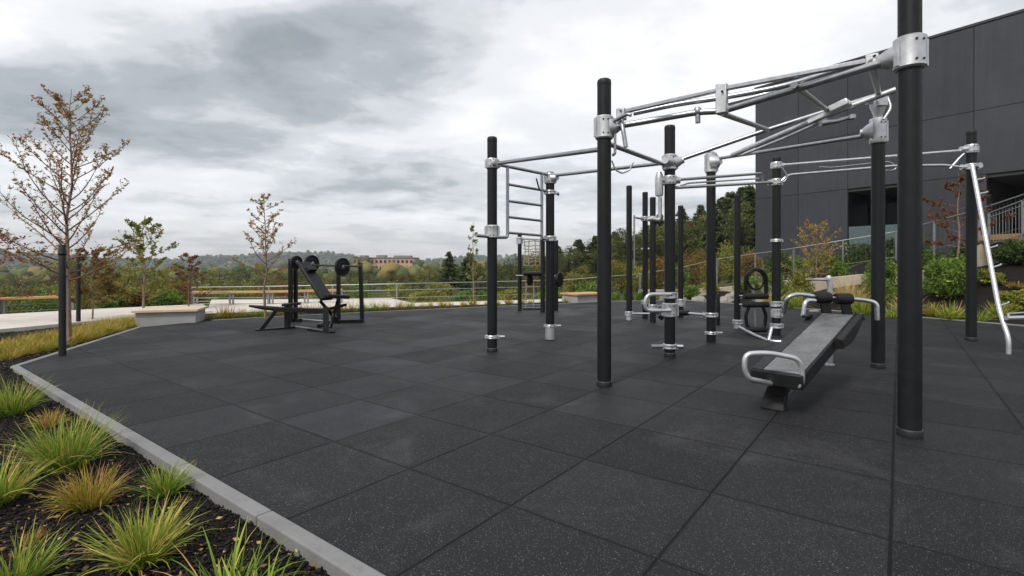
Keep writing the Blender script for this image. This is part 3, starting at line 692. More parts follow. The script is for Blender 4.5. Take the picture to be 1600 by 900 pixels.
# leaning pole with step pegs
foot = G(1576, 553); topp = P(1519, 258, b.y-.14)
kn = foot.lerp(topp, .17)+Vector((-.03, 0, 0))
mb = MB(); mb.tube([foot, foot+Vector((0, 0, .22)), kn+Vector((0, 0, .08)), topp], .030, 14, .25); lp = mb.build('leaning_pole', 'alu_white', rig)
for y in (281, 303, 388, 418, 478):
    t = (y-553)/(258-553); q = foot.lerp(topp, t)
    qx = PL(1519+(1577-1519)*(y-258)/295+(1 if y < 350 else -1), y, foot, topp)
    q = P(qx.x/qx.y*F+CX, y, q.y)
    m_ = MB(); m_.tube([q, q+Vector((.20, .08, .035)), q+Vector((.235, .10, .05))], .014, 10, .02); m_.build('step_peg', 'galv', lp)
q = P(1572, 497, foot.y+.05)
m_ = MB(); m_.tube([q, q+Vector((.45, .1, 0)), q+Vector((.8, .3, 0))], .030, 12, .1); m_.tube([q+Vector((.05, 0, .01)), q+Vector((.12, .1, .05)), q+Vector((.7, .35, .05))], .014, 10, .05); m_.build('step_peg', 'alu_white', lp)
# lower tube from the middle back post to a padded foot bar
zz_ = zat(492, B['midback'].y); clamp_on(ps['midback'], B['midback'], zz_, .075, (Vector((-1, .1, 0)),), reach=.03)
bar([P(1102, 492, 8.2), P(1060, 488, 8.6)], .022, 'galv', 'low_bar')
mb = MB(); mb.tube([P(1076, 489, 8.45), P(1034, 489, 8.8)], .045, 14); mb.tube([P(1030, 492, 8.8), P(1036, 497, 8.8)], .05, 12); mb.build('foam_roller', 'gym_black', rig)
clamp_on(ps['ring'], B['ring'], zat(475, B['ring'].y), .10, (), flare=1.3); clamp_on(ps['ring'], B['ring'], zat(489, B['ring'].y), .16, (), flare=.8, m='alu_white')
clamp_on(ps['ring'], B['ring'], zat(509, B['ring'].y), .09, (), flare=1.4)

# ------------------------------------------------------------------ second group of posts, behind
FP = [(983, 501, 290), (1008, 498, 300), (1020, 503.5, 308), (1063.5, 496, 321)]
g0 = G(1020, 503.5)
sta = thing('parallel_bar_station', (g0.x, g0.y, 0), 'low silver bars between four slim black posts behind the middle of the rig', 'exercise station')
fps = []
for px, by, ty in FP:
    b = G(px, by); fps.append((add_post(sta, b, zat(ty, b.y), r=.062, ring=False), b))
for i, y, h in ((0, 490, .10), (3, 473, .18), (2, 480, .12), (1, 472, .1)):
    clamp_on(fps[i][0], fps[i][1], zat(y, fps[i][1].y), h, (), r=.062, flare=1.1)
mb = MB(); b = fps[0][1]; mb.lathe([(.064, .01), (.07, .012), (.07, .13), (.064, .135)], b, 24); mb.build('sleeve', 'alu_white', fps[0][0])
bar([P(986, 490, fps[0][1].y), P(1020, 490, fps[2][1].y)], .022, 'galv', 'low_bar', parent=sta)
bar([P(1020, 480, fps[2][1].y), P(1063, 476, fps[3][1].y)], .022, 'galv', 'low_bar', parent=sta)
bar([P(992, 340, fps[0][1].y), P(1008, 343, fps[1][1].y), P(1022, 340, fps[2][1].y-.05)], .020, 'galv_dark', 'pull_up_bar', parent=sta, fr=.1)
bar([P(991, 336, fps[0][1].y), P(991, 420, fps[0][1].y)], .018, 'galv_dark', 'side_tube', parent=sta)
for i in (1, 2): clamp_on(fps[i][0], fps[i][1], zat(342, fps[i][1].y), .11, (), r=.062, flare=1.1)
mb = MB(); mb.tube([P(1030, 492, 10.5), P(1050, 491, 10.6)], .06, 12); mb.tube([P(1006, 484, 11.2), P(1026, 487, 11)], .05, 12); mb.build('foam_roller', 'gym_black', sta)
for px, y, i in ((1008, 389, 1),):
    mb = MB(); q = P(px, y, fps[i][1].y); mb.tube([q+Vector((-.09, 0, .0)), q, q+Vector((.09, 0, 0))], .03, 10); mb.build('grip', 'alu_white', fps[i][0])
# padded leaf under post at 1122
b = G(1122, 508)
o = MB(); o.lathe([(.035, 0), (.038, .3), (.038, .62), (.02, .66), (.001, .665)], b, 16)
bo = o.build('bollard', 'gym_black', None, loc=b); tag(bo, 'short slim black bollard standing just behind the silver-capped middle back post', 'bollard')

# ------------------------------------------------------------------ back-stretch machine with ring
bq = G(1152, 514); bm = thing('back_stretch_machine', (bq.x+.3, bq.y, 0), 'black back exercise machine with oval ring top and foam rollers on a slim post', 'exercise machine')
p14 = add_post(bm, bq, zat(303, bq.y), r=.058, ring=False)
clamp_on(p14, bq, zat(503, bq.y), .09, (), r=.058, flare=1.3)
mb = MB(); mb.lathe([(.06, .01), (.067, .012), (.067, .1), (.06, .105)], bq, 24); mb.build('sleeve', 'alu_white', p14)
dm = 9.2
arch = [P(1167, 520, dm), P(1165, 455, dm), P(1165, 435, dm)]+[P(1181-16*math.cos(R(a)), 436-15*math.sin(R(a)), dm) for a in range(10, 171, 16)]+[P(1197, 436, dm), P(1197, 455, dm), P(1196, 460, dm)]
mb = MB(); mb.tube(arch[1:], .034, 12); mb.build('ring_frame', 'gym_black', bm)
mb = MB(); mb.tube([P(1181+12.5*math.cos(R(a)), 437+15*math.sin(R(a)), dm-.02) for a in range(0, 361, 20)], .018, 10); mb.build('ring', 'gym_black', bm)
for y, w in ((463, 19), (476, 20), (515, 17)):
    mb = MB(); a, c = P(1181-w, y, dm-.06), P(1181+w, y, dm-.06); mb.lathe([(.02, 0), (.05, .006), (.052, .02), (.052, (c-a).length-.02), (.05, (c-a).length-.006), (.02, (c-a).length)], a, 18, (c-a)); fo = mb.build('foam_roller', 'pad_black', bm)
mb = MB(); mb.beam(P(1176, 445, dm+.03), P(1180, 520, dm+.03), .05, .04); mb.tube([P(1155, 476, dm+.05), P(1207, 476, dm-.1)], .018, 10); mb.tube([P(1155, 462, dm+.05), P(1206, 462, dm-.1)], .014, 10)
mb.build('frame', 'galv_dark', bm)
for s_ in (-1, 1):
    mb = MB(); mb.tube([P(1181+s_*11, 480, dm-.04), P(1181+s_*16, 492, dm-.04), P(1181+s_*14, 508, dm-.04), P(1181+s_*10, 512, dm-.04)], .030, 10, .06); mb.build('curved_leg', 'gym_black', bm)
mb = MB(); mb.tube([P(1155, 511, 9.3), P(1180, 524, 8.7), P(1202, 533, 8.2), P(1222, 534, 8.1)], .028, 12, .1); mb.tube([P(1201, 532, 8.2), P(1206, 512, 8.3)], .026, 12); mb.build('foot_bar', 'galv', bm)

# ------------------------------------------------------------------ sit-up bench
b0 = P(1212, 582, 4.2); b1 = P(1302, 490, 5.75)
sb = thing('sit_up_bench', (b0.x+.1, b0.y+.3, 0), 'dark padded sit-up bench with silver loop handle and twin foam rollers between the right posts', 'exercise bench')
ax = (b1-b0).normalized(); side = Vector((ax.y, -ax.x, 0)).normalized(); upv = side.cross(ax)*1.
if upv.z < 0: upv = -upv
Lb = (b1-b0).length
def bp(t, s_, u): return b0+ax*t*Lb+side*s_+upv*u
def slab(prof, thick, name, m, parent, u0=0., bevel=.012):
    mb = MB(); n = len(prof); v = [bp(t, s_, u0) for t, s_ in prof]+[bp(t, s_, u0-thick) for t, s_ in prof]
    mb.add(v, [tuple(range(n)), tuple(range(n, 2*n))[::-1]]+[(i, n+i, n+(i+1) % n, (i+1) % n) for i in range(n)])
    o = mb.build(name, m, parent, bevel=bevel, ang=30); return o
slab([(0, -.205), (0, .20), (.55, .21), (1.0, .215), (1.0, -.225), (.5, -.205)], .125, 'board', 'pad_black', sb)
slab([(.01, -.10), (.01, .185), (.55, .195), (.98, .20), (.98, -.10)], .012, 'board_pad', 'bench_hide', sb, .010, .004)
slab([(.01, -.195), (.01, -.105), (.80, -.105), (.80, -.205)], .009, 'side_pad', 'pad_black', sb, .007, .004)
mb = MB(); n = 9; pr = []
for i in range(n+1):
    t = .50+.5*i/n; pr.append((t, math.sin(math.pi*min(1, i/n*.9+.08))))
v = []; f = []
for t, k in pr:
    for s_, u in ((.218, .012), (.275, .004), (.285, -.04-.09*k), (.225, -.05-.09*k)): v.append(bp(t, s_, u))
for i in range(n):
    for j in range(4): f.append((i*4+j, i*4+(j+1) % 4, i*4+4+(j+1) % 4, i*4+4+j))
f += [(0, 1, 2, 3), tuple(range(n*4, n*4+4))[::-1]]
mb.add(v, f); mb.build('side_bolster', 'pad_black', sb, bevel=.010)
mb = MB(); mb.beam(bp(.02, 0, -.17), bp(.97, 0, -.17), .11, .085); mb.build('under_beam', 'gym_black', sb, bevel=.006)
# curved foot plate
mb = MB(); fz = G(1206, 641); v = []; f = []; fw = .095
prof = [(0, 0.), (.02, .05), (.05, .10), (.10, .15), (.17, .19)]
dfo = Vector((ax.x, ax.y, 0)).normalized(); fb = fz.copy(); fb.z = 0
for dd_, z in prof:
    for s_ in (-1, 1):
        wz = fw*(1-.25*z/.2)
        v.append(fb+dfo*dd_+side*s_*wz+Vector((0, 0, z+.003)))
for dd_, z in prof:
    for s_ in (-1, 1):
        wz = fw*(1-.25*z/.2)
        v.append(fb+dfo*(dd_+.12)+side*s_*wz+Vector((0, 0, z+.0035)))
n = len(prof)
for i in range(n-1):
    f.append((2*i, 2*i+1, 2*i+3, 2*i+2)); f.append((2*n+2*i, 2*n+2*i+2, 2*n+2*i+3, 2*n+2*i+1))
    f.append((2*i, 2*i+2, 2*n+2*i+2, 2*n+2*i)); f.append((2*i+1, 2*n+2*i+1, 2*n+2*i+3, 2*i+3))
f.append((0, 2*n, 2*n+1, 1)); f.append((2*n-2, 2*n-1, 4*n-1, 4*n-2))
mb.add(v, f); mb.build('foot', 'pad_black', sb, bevel=.006, ang=50)
ftop = fb+dfo*.16+Vector((0, 0, .17))
mb = MB(); mb.lathe([(.048, 0), (.052, .02), (.052, .06), (.042, .11)], (ftop.x, ftop.y, .17), 18); mb.build('pivot', 'galv_dark', sb)
hd = 4.1
mb = MB(); mb.tube([P(1205, 599, hd+.15), P(1170, 592, hd), P(1163, 578, hd), P(1164, 553, hd), P(1200, 551, hd), P(1250, 561, hd), P(1254, 590, hd), P(1250, 606, hd), P(1232, 605, hd+.15)], .021, 14, .09)
mb.build('loop_handle', 'alu_white', sb)
# far leg and pads
lf = G(1296, 571)
mb = MB(); mb.tube([(lf.x, lf.y, 0), (lf.x-.0, lf.y-.05, .52)], .036, 14, r1=.034); mb.lathe([(.06, .002), (.06, .02), (.04, .022)], (lf.x, lf.y, 0), 16); mb.build('leg', 'alu_white', sb)
bd = 5.95
mb = MB(); mb.tube([P(1262, 463, bd), P(1336, 467, bd)], .018, 12); mb.build('roller_bar', 'galv', sb)
for x0, x1, y in ((1273, 1297, 465), (1305, 1330, 467)):
    a, c = P(x0, y, bd), P(x1, y, bd); ln = (c-a).length
    mb = MB(); mb.lathe([(.02, 0), (.062, .004), (.066, .02), (.066, ln-.02), (.062, ln-.004), (.02, ln)], a, 22, (c-a)); mb.build('foam_roller', 'pad_black', sb)
    mb = MB(); m_ = (a+c)/2; mb.beam(m_+Vector((.02, 0, -.04)), m_+Vector((.05, -.02, -.24)), .03, .11, (1, 0, 0)); mb.build('roller_support', 'gym_black', sb, bevel=.006)
mb = MB(); mb.tube([P(1273, 463, bd), P(1246, 459, bd), P(1230, 464, bd), P(1225, 489, bd+.1)], .024, 12, .10); mb.build('side_handle', 'galv', sb)
mb = MB(); mb.tube([P(1273, 470, bd-.1), P(1258, 469, bd-.15), P(1255, 494, bd-.15)], .026, 12, .07); mb.build('side_handle', 'galv', sb)
mb = MB(); mb.tube([P(1330, 467, bd), P(1352, 469, bd), P(1370, 473, bd-.05), P(1371, 500, bd-.05)], .026, 12, .10); mb.build('side_handle', 'galv', sb)
mb = MB(); mb.tube([P(1297, 462, bd+.05), P(1297, 446, bd+.05), P(1295, 436, bd+.05)], .030, 14, .03); mb.lathe([(.034, 0), (.034, .03), (.02, .05), (.001, .052)], P(1295, 437, bd+.05), 14); mb.build('lever', 'cast', sb)
mb = MB(); mb.tube([P(1258, 436.5, bd+.08), P(1294, 437.5, bd+.05)], .013, 10); mb.build('lever_bar', 'galv_dark', sb)
mb = MB(); mb.box(bp(.86, -.19, .03), (.18, .07, .03), math.atan2(ax.y, ax.x)); mb.build('latch', 'gym_black', sb, bevel=.008)

# ------------------------------------------------------------------ bench press
bpr = G(500, 512); bt_ = thing('weight_bench', bpr, 'black outdoor incline weight bench with rack and barbell standing by the far left edge', 'weight bench')
def bmm(pairs, w, name, m='gym_black', h=None, bev=.004, parent=None, up=(0, 0, 1)):
    mb = MB()
    for a, c in pairs: mb.beam(a, c, w, h or w, up)
    return mb.build(name, m, parent or bt_, bevel=bev)
bmm([(P(399, 517.5, 9.55), P(462, 512.5, 9.95))], .10, 'foot', h=.07)
bmm([(P(407, 516, 9.6), P(432, 484, 9.75))], .07, 'strut')
bmm([(P(449, 514, 9.85), P(449, 478, 9.85))], .085, 'leg')
mb = MB(); mb.beam(P(430, 483, 9.75), P(508, 485.5, 9.6), .14, .085); mb.build('beam', 'gym_black', bt_, bevel=.006)
mb = MB(); mb.tube([P(389, 478, 9.6), P(405, 480, 9.65), P(436, 483, 9.75)], .02, 10, r1=.05); mb.build('beam_nose', 'gym_black', bt_)
bmm([(P(441, 476.5, 9.8), P(470, 474, 9.9))], .22, 'step_plate', h=.045)
bmm([(P(484, 515.5, 9.65), P(520, 521, 9.25))], .12, 'foot', h=.07)
bmm([(P(509, 519, 9.4), P(509, 480, 9.5))], .10, 'leg')
bmm([(P(516, 512, 9.6), P(528, 470, 9.9)), (P(508, 484, 9.55), P(541, 476, 9.9)), (P(500, 470, 9.7), P(530, 505, 10))], .05, 'linkage')
bmm([(P(474, 411, 9.95), P(511, 468, 9.6))], .27, 'backrest', 'pad_black', h=.075, bev=.02, up=(.2, 1, .1) and (0, 0, 1))
mb = MB(); mb.beam(P(505, 462, 9.6), P(540, 464, 10.0), .30, .07); mb.build('seat', 'pad_black', bt_, bevel=.02)
bmm([(P(484, 418, 9.85), P(488, 424, 9.82))], .2, 'head_pad', 'pad_black', h=.1, bev=.01)
dR = {454: (503, 407), 462: (502, 415), 529: (501, 430), 566: (503, 413)}
for px, (yb, yt) in dR.items():
    g = G(px, yb); t = P(px-(3 if px == 566 else 0), yt, g.y)
    bmm([(g, t)], .075, 'upright'); 
    mb = MB(); mb.box(t+Vector((0, 0, .02)), (.09, .09, .03)); mb.build('upright_cap', 'gym_black', bt_, bevel=.005)
bmm([(G(470, 503)+Vector((0, 0, .035)), G(455, 502)+Vector((0, 0, .035))), (G(516, 505)+Vector((0, 0, .036)), G(568, 504)+Vector((0, 0, .036))), (G(529, 500)+Vector((0, 0, .037)), G(498, 512)+Vector((0, 0, .037)))], .07, 'rack_foot')
mb = MB(); mb.tube([G(468, 501)+Vector((0, 0, .03)), G(520, 505)+Vector((0, 0, .03))], .02, 8); mb.tube([G(462, 513)+Vector((0, 0, .03)), G(486, 516)+Vector((0, 0, .03))], .02, 8); mb.build('tie_bar', 'galv_dark', bt_)
q0, q1 = P(456, 413.5, 10.75), P(565, 416.5, 10.75)
mb = MB(); mb.tube([q0, q1], .020, 12); bb = mb.build('barbell', 'gym_black', bt_)
for px, y, r in ((463, 410, .14), (487, 412, .18), (535, 417, .19)):
    c = P(px, y, 10.75); mb = MB(); n_ = Vector((.80, -.45, 0)).normalized()
    mb.lathe([(.03, -.03), (r*.55, -.03), (r*.62, -.018), (r*.86, -.018), (r*.92, -.03), (r, -.026), (r, .026), (r*.92, .03), (r*.86, .018), (r*.62, .018), (r*.55, .03), (.03, .03)], c, 32, n_)
    pl = mb.build('weight_plate', 'pad_black', bt_)
    mb = MB(); mb.lathe([(.028, -.045), (.042, -.04), (.042, .04), (.028, .045)], c, 14, n_); mb.build('hub', 'galv_dark', pl)

# ------------------------------------------------------------------ far rack with rope net
fr_ = G(840, 486); st3 = thing('climbing_rack', fr_, 'small far rack of three black posts with a brown rope net and a padded seat', 'exercise station')
fp3 = []
for px, by, ty, r in ((812, 485.5, 363, .055), (848, 488, 371, .06), (869, 485, 375, .055)):
    b = G(px, by); fp3.append((add_post(st3, b, zat(ty, b.y), r=r, ring=False), b))
clamp_on(fp3[0][0], fp3[0][1], zat(376, fp3[0][1].y), .19, (), r=.055, flare=1.1)
bar([P(815, 373, 13.6), P(868, 376, 13.6)], .02, 'galv_dark', 'top_bar', parent=st3)
mb = MB()
for i, px in enumerate((819, 827, 836, 844)):
    mb.tube([P(px+random.uniform(-1, 1), 374, 13.5), P(px+random.uniform(-2, 2), 392, 13.5), P(px+random.uniform(-1.5, 1.5), 414, 13.5)], .014, 6)
for y in np.arange(378, 416, 5.2):
    mb.tube([P(818, y, 13.5), P(826, y+random.uniform(-1, 2), 13.5), P(835, y+random.uniform(-2, 1), 13.5), P(845, y+random.uniform(-1, 2), 13.5)], .013, 6)
mb.build('rope_net', 'rope', st3)
mb = MB(); mb.box(P(832, 427, 13.3), (.50, .32, .09), .1); mb.build('seat', 'pad_black', st3, bevel=.03)
mb = MB(); mb.tube([P(806, 430.5, 13.4), P(868, 431, 13.4)], .018, 8); mb.build('seat_bar', 'galv_dark', st3)
for px, y, r in ((828, 438, .13), (874, 437, .19)):
    c = P(px, y, 13.35); mb = MB(); mb.lathe([(.03, -.03), (r, -.03), (r, .03), (.03, .03)], c, 24, (.85, -.5, 0)); mb.build('weight_plate', 'gym_black', st3, bevel=.008)
mb = MB()
for px in (822, 834): mb.tube([P(px, 442, 13.3), P(px, 481, 13.3)], .012, 8)
mb.build('chain', 'galv', st3)
mb = MB(); mb.box(G(832, 483)+Vector((0, 0, .02)), (.55, .3, .04)); mb.build('foot_plate', 'gym_black', st3, bevel=.006)

# ------------------------------------------------------------------ stone benches
def bench(p0, p1, depth, h, over, label, hw=.05, mtop='timber_pale', z0=-.1):
    d = (p1-p0); d.z = 0; ln = d.length; x = d.normalized(); n = Vector((-x.y, x.x, 0)); yaw = math.atan2(x.y, x.x)
    c = (p0+p1)/2+n*depth/2
    t = thing('bench', (c.x, c.y, 0), label, 'bench')
    mb = MB(); mb.box((c.x, c.y, (h+z0)/2), (ln, depth, h-z0), yaw); mb.build('base', 'render_grey', t, bevel=.01)
    k = 5; w = (depth+2*over-.006*(k-1))/k; mb = MB()
    for i in range(k):
        cc = c+n*(-depth/2-over+w/2+i*(w+.006)); mb.box((cc.x, cc.y, h+hw/2+.002), (ln+.1, w, hw), yaw)
    mb.build('seat', mtop, t, bevel=.004)
bench(G(211, 507), G(306, 504), .8, .24, .06, 'low grey concrete bench with pale timber seat at the far left floor corner', z0=-.1)
bench(G(903, 474)+Vector((.0, .15, 0)), G(950, 471.5)+Vector((0, .15, 0)), .8, .24, .06, 'small pale concrete bench with timber seat behind the front slim post', mtop='timber')

# ------------------------------------------------------------------ railings
def railing(pts, label, hh=1.0, spacing=1.5, mid=(.72,), wood=None, infill=None, r=.018, post_r=.018, name='railing', infr=.004):
    """pts: top rail points; posts drop to the ground"""
    t = thing(name, (pts[0].x, pts[0].y, pts[0].z-hh), label, 'railing')
    mb = MB(); mb.tube(pts, r, 8, .3) if len(pts) > 2 else mb.tube(pts, r, 8); mb.build('top_rail', 'rail_steel', t)
    if mid:
        mb = MB()
        for k in mid: mb.tube([p-Vector((0, 0, hh*(1-k))) for p in pts], r*.7, 8)
        mb.build('lower_rail', 'rail_steel', t)
    inf = MB()
    for a, c in zip(pts[:-1], pts[1:]):
        ln = (c-a).length; n = max(1, round(ln/spacing))
        for i in range(n+(1 if c is pts[-1] else 0)):
            q = a.lerp(c, i/n); mb = MB(); mb.beam(q, q-Vector((0, 0, hh+.25)), .035, .05); mb.build('rail_post', 'rail_steel', t)
        if infill:
            k = int(ln/infill)
            for i in range(k):
                q = a.lerp(c, (i+.5)/k); inf.tube([q-Vector((0, 0, .06)), q-Vector((0, 0, hh-.02))], infr, 5, cap=False)
    if infill:
        for k in ((.04,) if infr > .003 else (.08,)): inf.tube([p-Vector((0, 0, hh*(1-k))) for p in pts], .010 if infr > .003 else .0045, 6)
        inf.build('infill_bars', 'rail_steel', t)
    if wood:
        mb = MB()
        for a, c in zip(pts[:-1], pts[1:]): mb.beam(a+Vector((0, 0, .03)), c+Vector((0, 0, .03)), .14, .055)
        mb.build('timber_rail', wood, t, bevel=.01)
    return t
dl = 18.6
railing([P(300, 449, 17.5), P(420, 447.5, 18), P(620, 443.5, 18), P(740, 441, 18.4), P(860, 438, 18.6)], 'long grey steel railing running behind the pavement and the weight bench', hh=.85, spacing=2.1, mid=(.74, .42), infill=.13, infr=.0022)
railing(RAILP, 'grey steel railing climbing the ramp above the shrubs on the right', hh=1.0, spacing=1.9, mid=(), infill=.14, infr=.0016)
def lowrail(pts, hh, label, spacing=1.4):
    t = thing('handrail', (pts[0].x, pts[0].y, 0), label, 'railing')
    mb = MB()
    for a, c in zip(pts[:-1], pts[1:]): mb.beam(a, c, .16, .07)
    mb.build('timber_rail', 'timber', t, bevel=.012)
    for a, c in zip(pts[:-1], pts[1:]):
        n = max(1, round((c-a).length/spacing))
        for i in range(n+1):
            q = a.lerp(c, .03+.94*i/n)
            mb = MB()
            for s_ in (-.05, .05): mb.beam(q+Vector((s_, 0, -.035)), q+Vector((s_, 0, -hh-.1)), .03, .05)
            mb.build('rail_post', 'rail_steel', t)
    mb = MB()
    for k in (.3, .6): mb.tube([p-Vector((0, 0, hh*k)) for p in pts], .008, 6)
    mb.build('wire', 'rail_steel', t)
lowrail([P(-260, 478, 11.), P(0, 467, 12.8), P(114, 463, 13.6)], .55, 'orange timber handrail on steel posts behind the big staked tree')
lowrail([P(302, 456.5, 15.6), P(420, 456, 16), P(535, 453, 16.6)], .60, 'orange timber handrail on steel posts behind the weight bench')
# raised walkway with timber edge at the right
wk = [P(1532, 372, 15.6), P(1660, 366, 13.0)]
t = thing('walkway_deck', (wk[0].x, wk[0].y, wk[0].z-.2), 'raised walkway with a pale timber edge board beside the right end of the ramp', 'walkway')
mb = MB(); mb.beam(wk[0], wk[1], .08, .16); mb.build('edge_board', 'timber', t, bevel=.008)
v0, v1 = wk; nrm = Vector((.75, .65, 0)); mb = MB(); mb.add([v0+Vector((0, 0, .05)), v1+Vector((0, 0, .05)), v1+nrm*3+Vector((0, 0, .05)), v0+nrm*3+Vector((0, 0, .05)), v0-Vector((0, 0, .14)), v1-Vector((0, 0, .14)), v1+nrm*3-Vector((0, 0, .14)), v0+nrm*3-Vector((0, 0, .14))], [(0, 1, 2, 3), (4, 7, 6, 5), (0, 4, 5, 1), (1, 5, 6, 2), (2, 6, 7, 3), (3, 7, 4, 0)])
mb.build('slab', 'retaining', t)
mb = MB(); mb.beam(v0+nrm*.3-Vector((0, 0, .15)), v0+nrm*.3-Vector((0, 0, 2.2)), .5, .5); mb.build('pier', 'retaining', t)
mb = MB(); mb.beam(v0+nrm*.2-Vector((-.3, .3, 1.0)), v1+nrm*.2-Vector((0, 0, 1.0)), .2, 1.7); mb.build('retaining_face', 'retaining', t)
railing([P(1545, 333, 15.2)+nrm*.0, P(1660, 290, 12.9)], 'steel balustrade with upright bars above the pale timber edge board', hh=.98, spacing=1.0, mid=(.86,), infill=.11, r=.02, infr=.007)
# low concrete ledges in the planting
for pts, h, lab in (([(1200, 447, 17.2), (1290, 441, 17), (1345, 436, 16.5), (1440, 430, 14.6)], .22, 'long pale concrete garden ledge stepping up behind the right shrubs'),
                    ([(1000, 459, 18.9), (1070, 459, 19.2), (1130, 455, 19), (1190, 449, 18)], .2, 'low pale stone ledge behind the slim back posts')):
    pts = [P(*a) for a in pts]; mb = MB()
    for a, c in zip(pts[:-1], pts[1:]): mb.beam(a-Vector((0, 0, h)), c-Vector((0, 0, h)), .35, h*2+.3)
    o = mb.build('garden_wall', 'retaining', None, loc=pts[0]-Vector((0, 0, .3)), bevel=.02); tag(o, lab, 'wall')

# ------------------------------------------------------------------ dark clad building
E0 = Vector((.4786*30, 30, 0)); su = Vector((.576, -.817, 0)).normalized(); iu = Vector((.817, .576, 0)).normalized(); PS = 2.447
bl = thing('building', E0+Vector((0, 0, 1.5)), 'tall dark charcoal panel-clad building behind the right posts', 'building')
byaw = math.atan2(su.y, su.x)
def bbox(mb, s0, s1, z0, z1, i0, i1):
    c = E0+su*(s0+s1)/2+iu*(i0+i1)/2; mb.box((c.x, c.y, (z0+z1)/2), (s1-s0, i1-i0, z1-z0), byaw)
ZL = [-1, 2.3, 5.1, 7.88, 11.55]; OP = [(2, 3), (4.17, 20)]
walls = MB(); bbox(walls, .05, 26, 5.13, 11.5, .06, 14)
bbox(walls, .05, 2*PS-.03, -1, 5.12, .06, 14); bbox(walls, 3*PS+.03, 4.17*PS-.03, -1, 5.12, .06, 14)
bbox(walls, 2*PS-.02, 3*PS+.02, -1, 5.12, 4., 13.9); bbox(walls, 4.17*PS-.02, 26, -1, 5.12, 5, 13.9)
walls.build('wall', 'joint', bl, smooth=False)
cl_ = MB(); ss = [i*PS for i in range(0, 11)]
def cells(s0, s1):
    cuts = sorted(set([s0, s1]+[s for s in ss if s0 < s < s1])); return list(zip(cuts[:-1], cuts[1:]))
g = .011
for s0, s1 in cells(0, 26):
    for z0, z1 in ((5.1, 7.88), (7.88, 11.55)): bbox(cl_, s0+g, s1-g, z0+g, z1-g, 0, .055)
for a, b in ((0, 2*PS), (3*PS, 4.17*PS)):
    for s0, s1 in cells(a, b): bbox(cl_, s0+g, s1-g, -1, 5.1-g, 0, .055)
cl_.build('cladding', 'cladding', bl, smooth=False, bevel=.003)
mb = MB(); bbox(mb, -.05, 26, 11.56, 11.68, -.04, .3); mb.build('coping', 'cladding', bl, smooth=False, bevel=.01)
mb = MB(); bbox(mb, 2*PS, 3*PS, 4.95, 5.09, .07, 3.9); bbox(mb, 4.17*PS, 26, 4.95, 5.09, .07, 4.9); mb.build('soffit', 'soffit', bl, smooth=False)
mb = MB(); bbox(mb, 2*PS+.04, 3*PS-.04, 2.2, 4.94, 3.7, 3.78); mb.build('window', 'window', bl, smooth=False)
mb = MB(); bbox(mb, 4.17*PS+.04, 25, 2.4, 4.94, 4.7, 4.78); mb.build('window', 'window', bl, smooth=False)
mb = MB(); bbox(mb, 2*PS-.01, 2*PS+.02, 2.2, 4.9, .08, 2.4); mb.build('window', 'window', bl, smooth=False)
mb = MB(); bbox(mb, 2*PS+.15, 2*PS+1.15, 2.15, 3.15, -.25, -.235); bbox(mb, 2*PS+1.19, 2*PS+2.2, 2.15, 3.15, -.25, -.235); mb.build('glass_balustrade', 'glass', bl, smooth=False)
mb = MB(); bbox(mb, 2*PS, 3*PS, 1.2, 2.15, -.3, 3.9); bbox(mb, 4.17*PS, 26, 1.2, 2.35, -.1, 4.9); mb.build('terrace_slab', 'render_grey', bl, smooth=False)

# ------------------------------------------------------------------ far hills, far woods, far buildings
def hz(X, Y):
    r = np.hypot(X, Y); a = np.arctan2(X, Y)
    out = np.empty(X.size)
    for i, (x, y, rr, aa) in enumerate(zip(X.ravel(), Y.ravel(), r.ravel(), a.ravel())):
        ridge = math.exp(-((rr-820)/190)**2)*(7+7*mnoise.noise((aa*3.2, 1.7, 0)))+math.exp(-((rr-1500)/260)**2)*(19+11*mnoise.noise((aa*4.1, 5.7, 0))+ (6 if aa < -.3 else 0))
        nz = mnoise.noise((x*.012, y*.012, .3))*3+mnoise.noise((x*.05, y*.05, .3))*2.2
        out[i] = -31+ridge*1.7*1.2+nz*min(1, rr/800)
    return out.reshape(X.shape)
def polar(r0, r1, nr, a0, a1, na, zf):
    rr = np.linspace(r0, r1, nr); aa = np.linspace(a0, a1, na); A, Rr = np.meshgrid(aa, rr)
    X = np.sin(A)*Rr; Y = np.cos(A)*Rr; V = np.stack([X, Y, zf(X, Y)], -1).reshape(-1, 3); i = np.arange(nr*na).reshape(nr, na)
    return V, np.stack([i[:-1, :-1], i[:-1, 1:], i[1:, 1:], i[1:, :-1]], -1).reshape(-1, 4)
V, Fc = polar(420, 1900, 70, R(-75), R(75), 260, hz)
o = finish(npmesh('hills', V, Fc), 'hills', 'hills'); tag(o, kind='structure')

def ico():
    t = (1+5**.5)/2
    v = np.array([(-1, t, 0), (1, t, 0), (-1, -t, 0), (1, -t, 0), (0, -1, t), (0, 1, t), (0, -1, -t), (0, 1, -t), (t, 0, -1), (t, 0, 1), (-t, 0, -1), (-t, 0, 1)], float); v /= np.linalg.norm(v[0])
    f = np.array([(0, 11, 5), (0, 5, 1), (0, 1, 7), (0, 7, 10), (0, 10, 11), (1, 5, 9), (5, 11, 4), (11, 10, 2), (10, 7, 6), (7, 1, 8), (3, 9, 4), (3, 4, 2), (3, 2, 6), (3, 6, 8), (3, 8, 9), (4, 9, 5), (2, 4, 11), (6, 2, 10), (8, 6, 7), (9, 8, 1)])
    return v, f
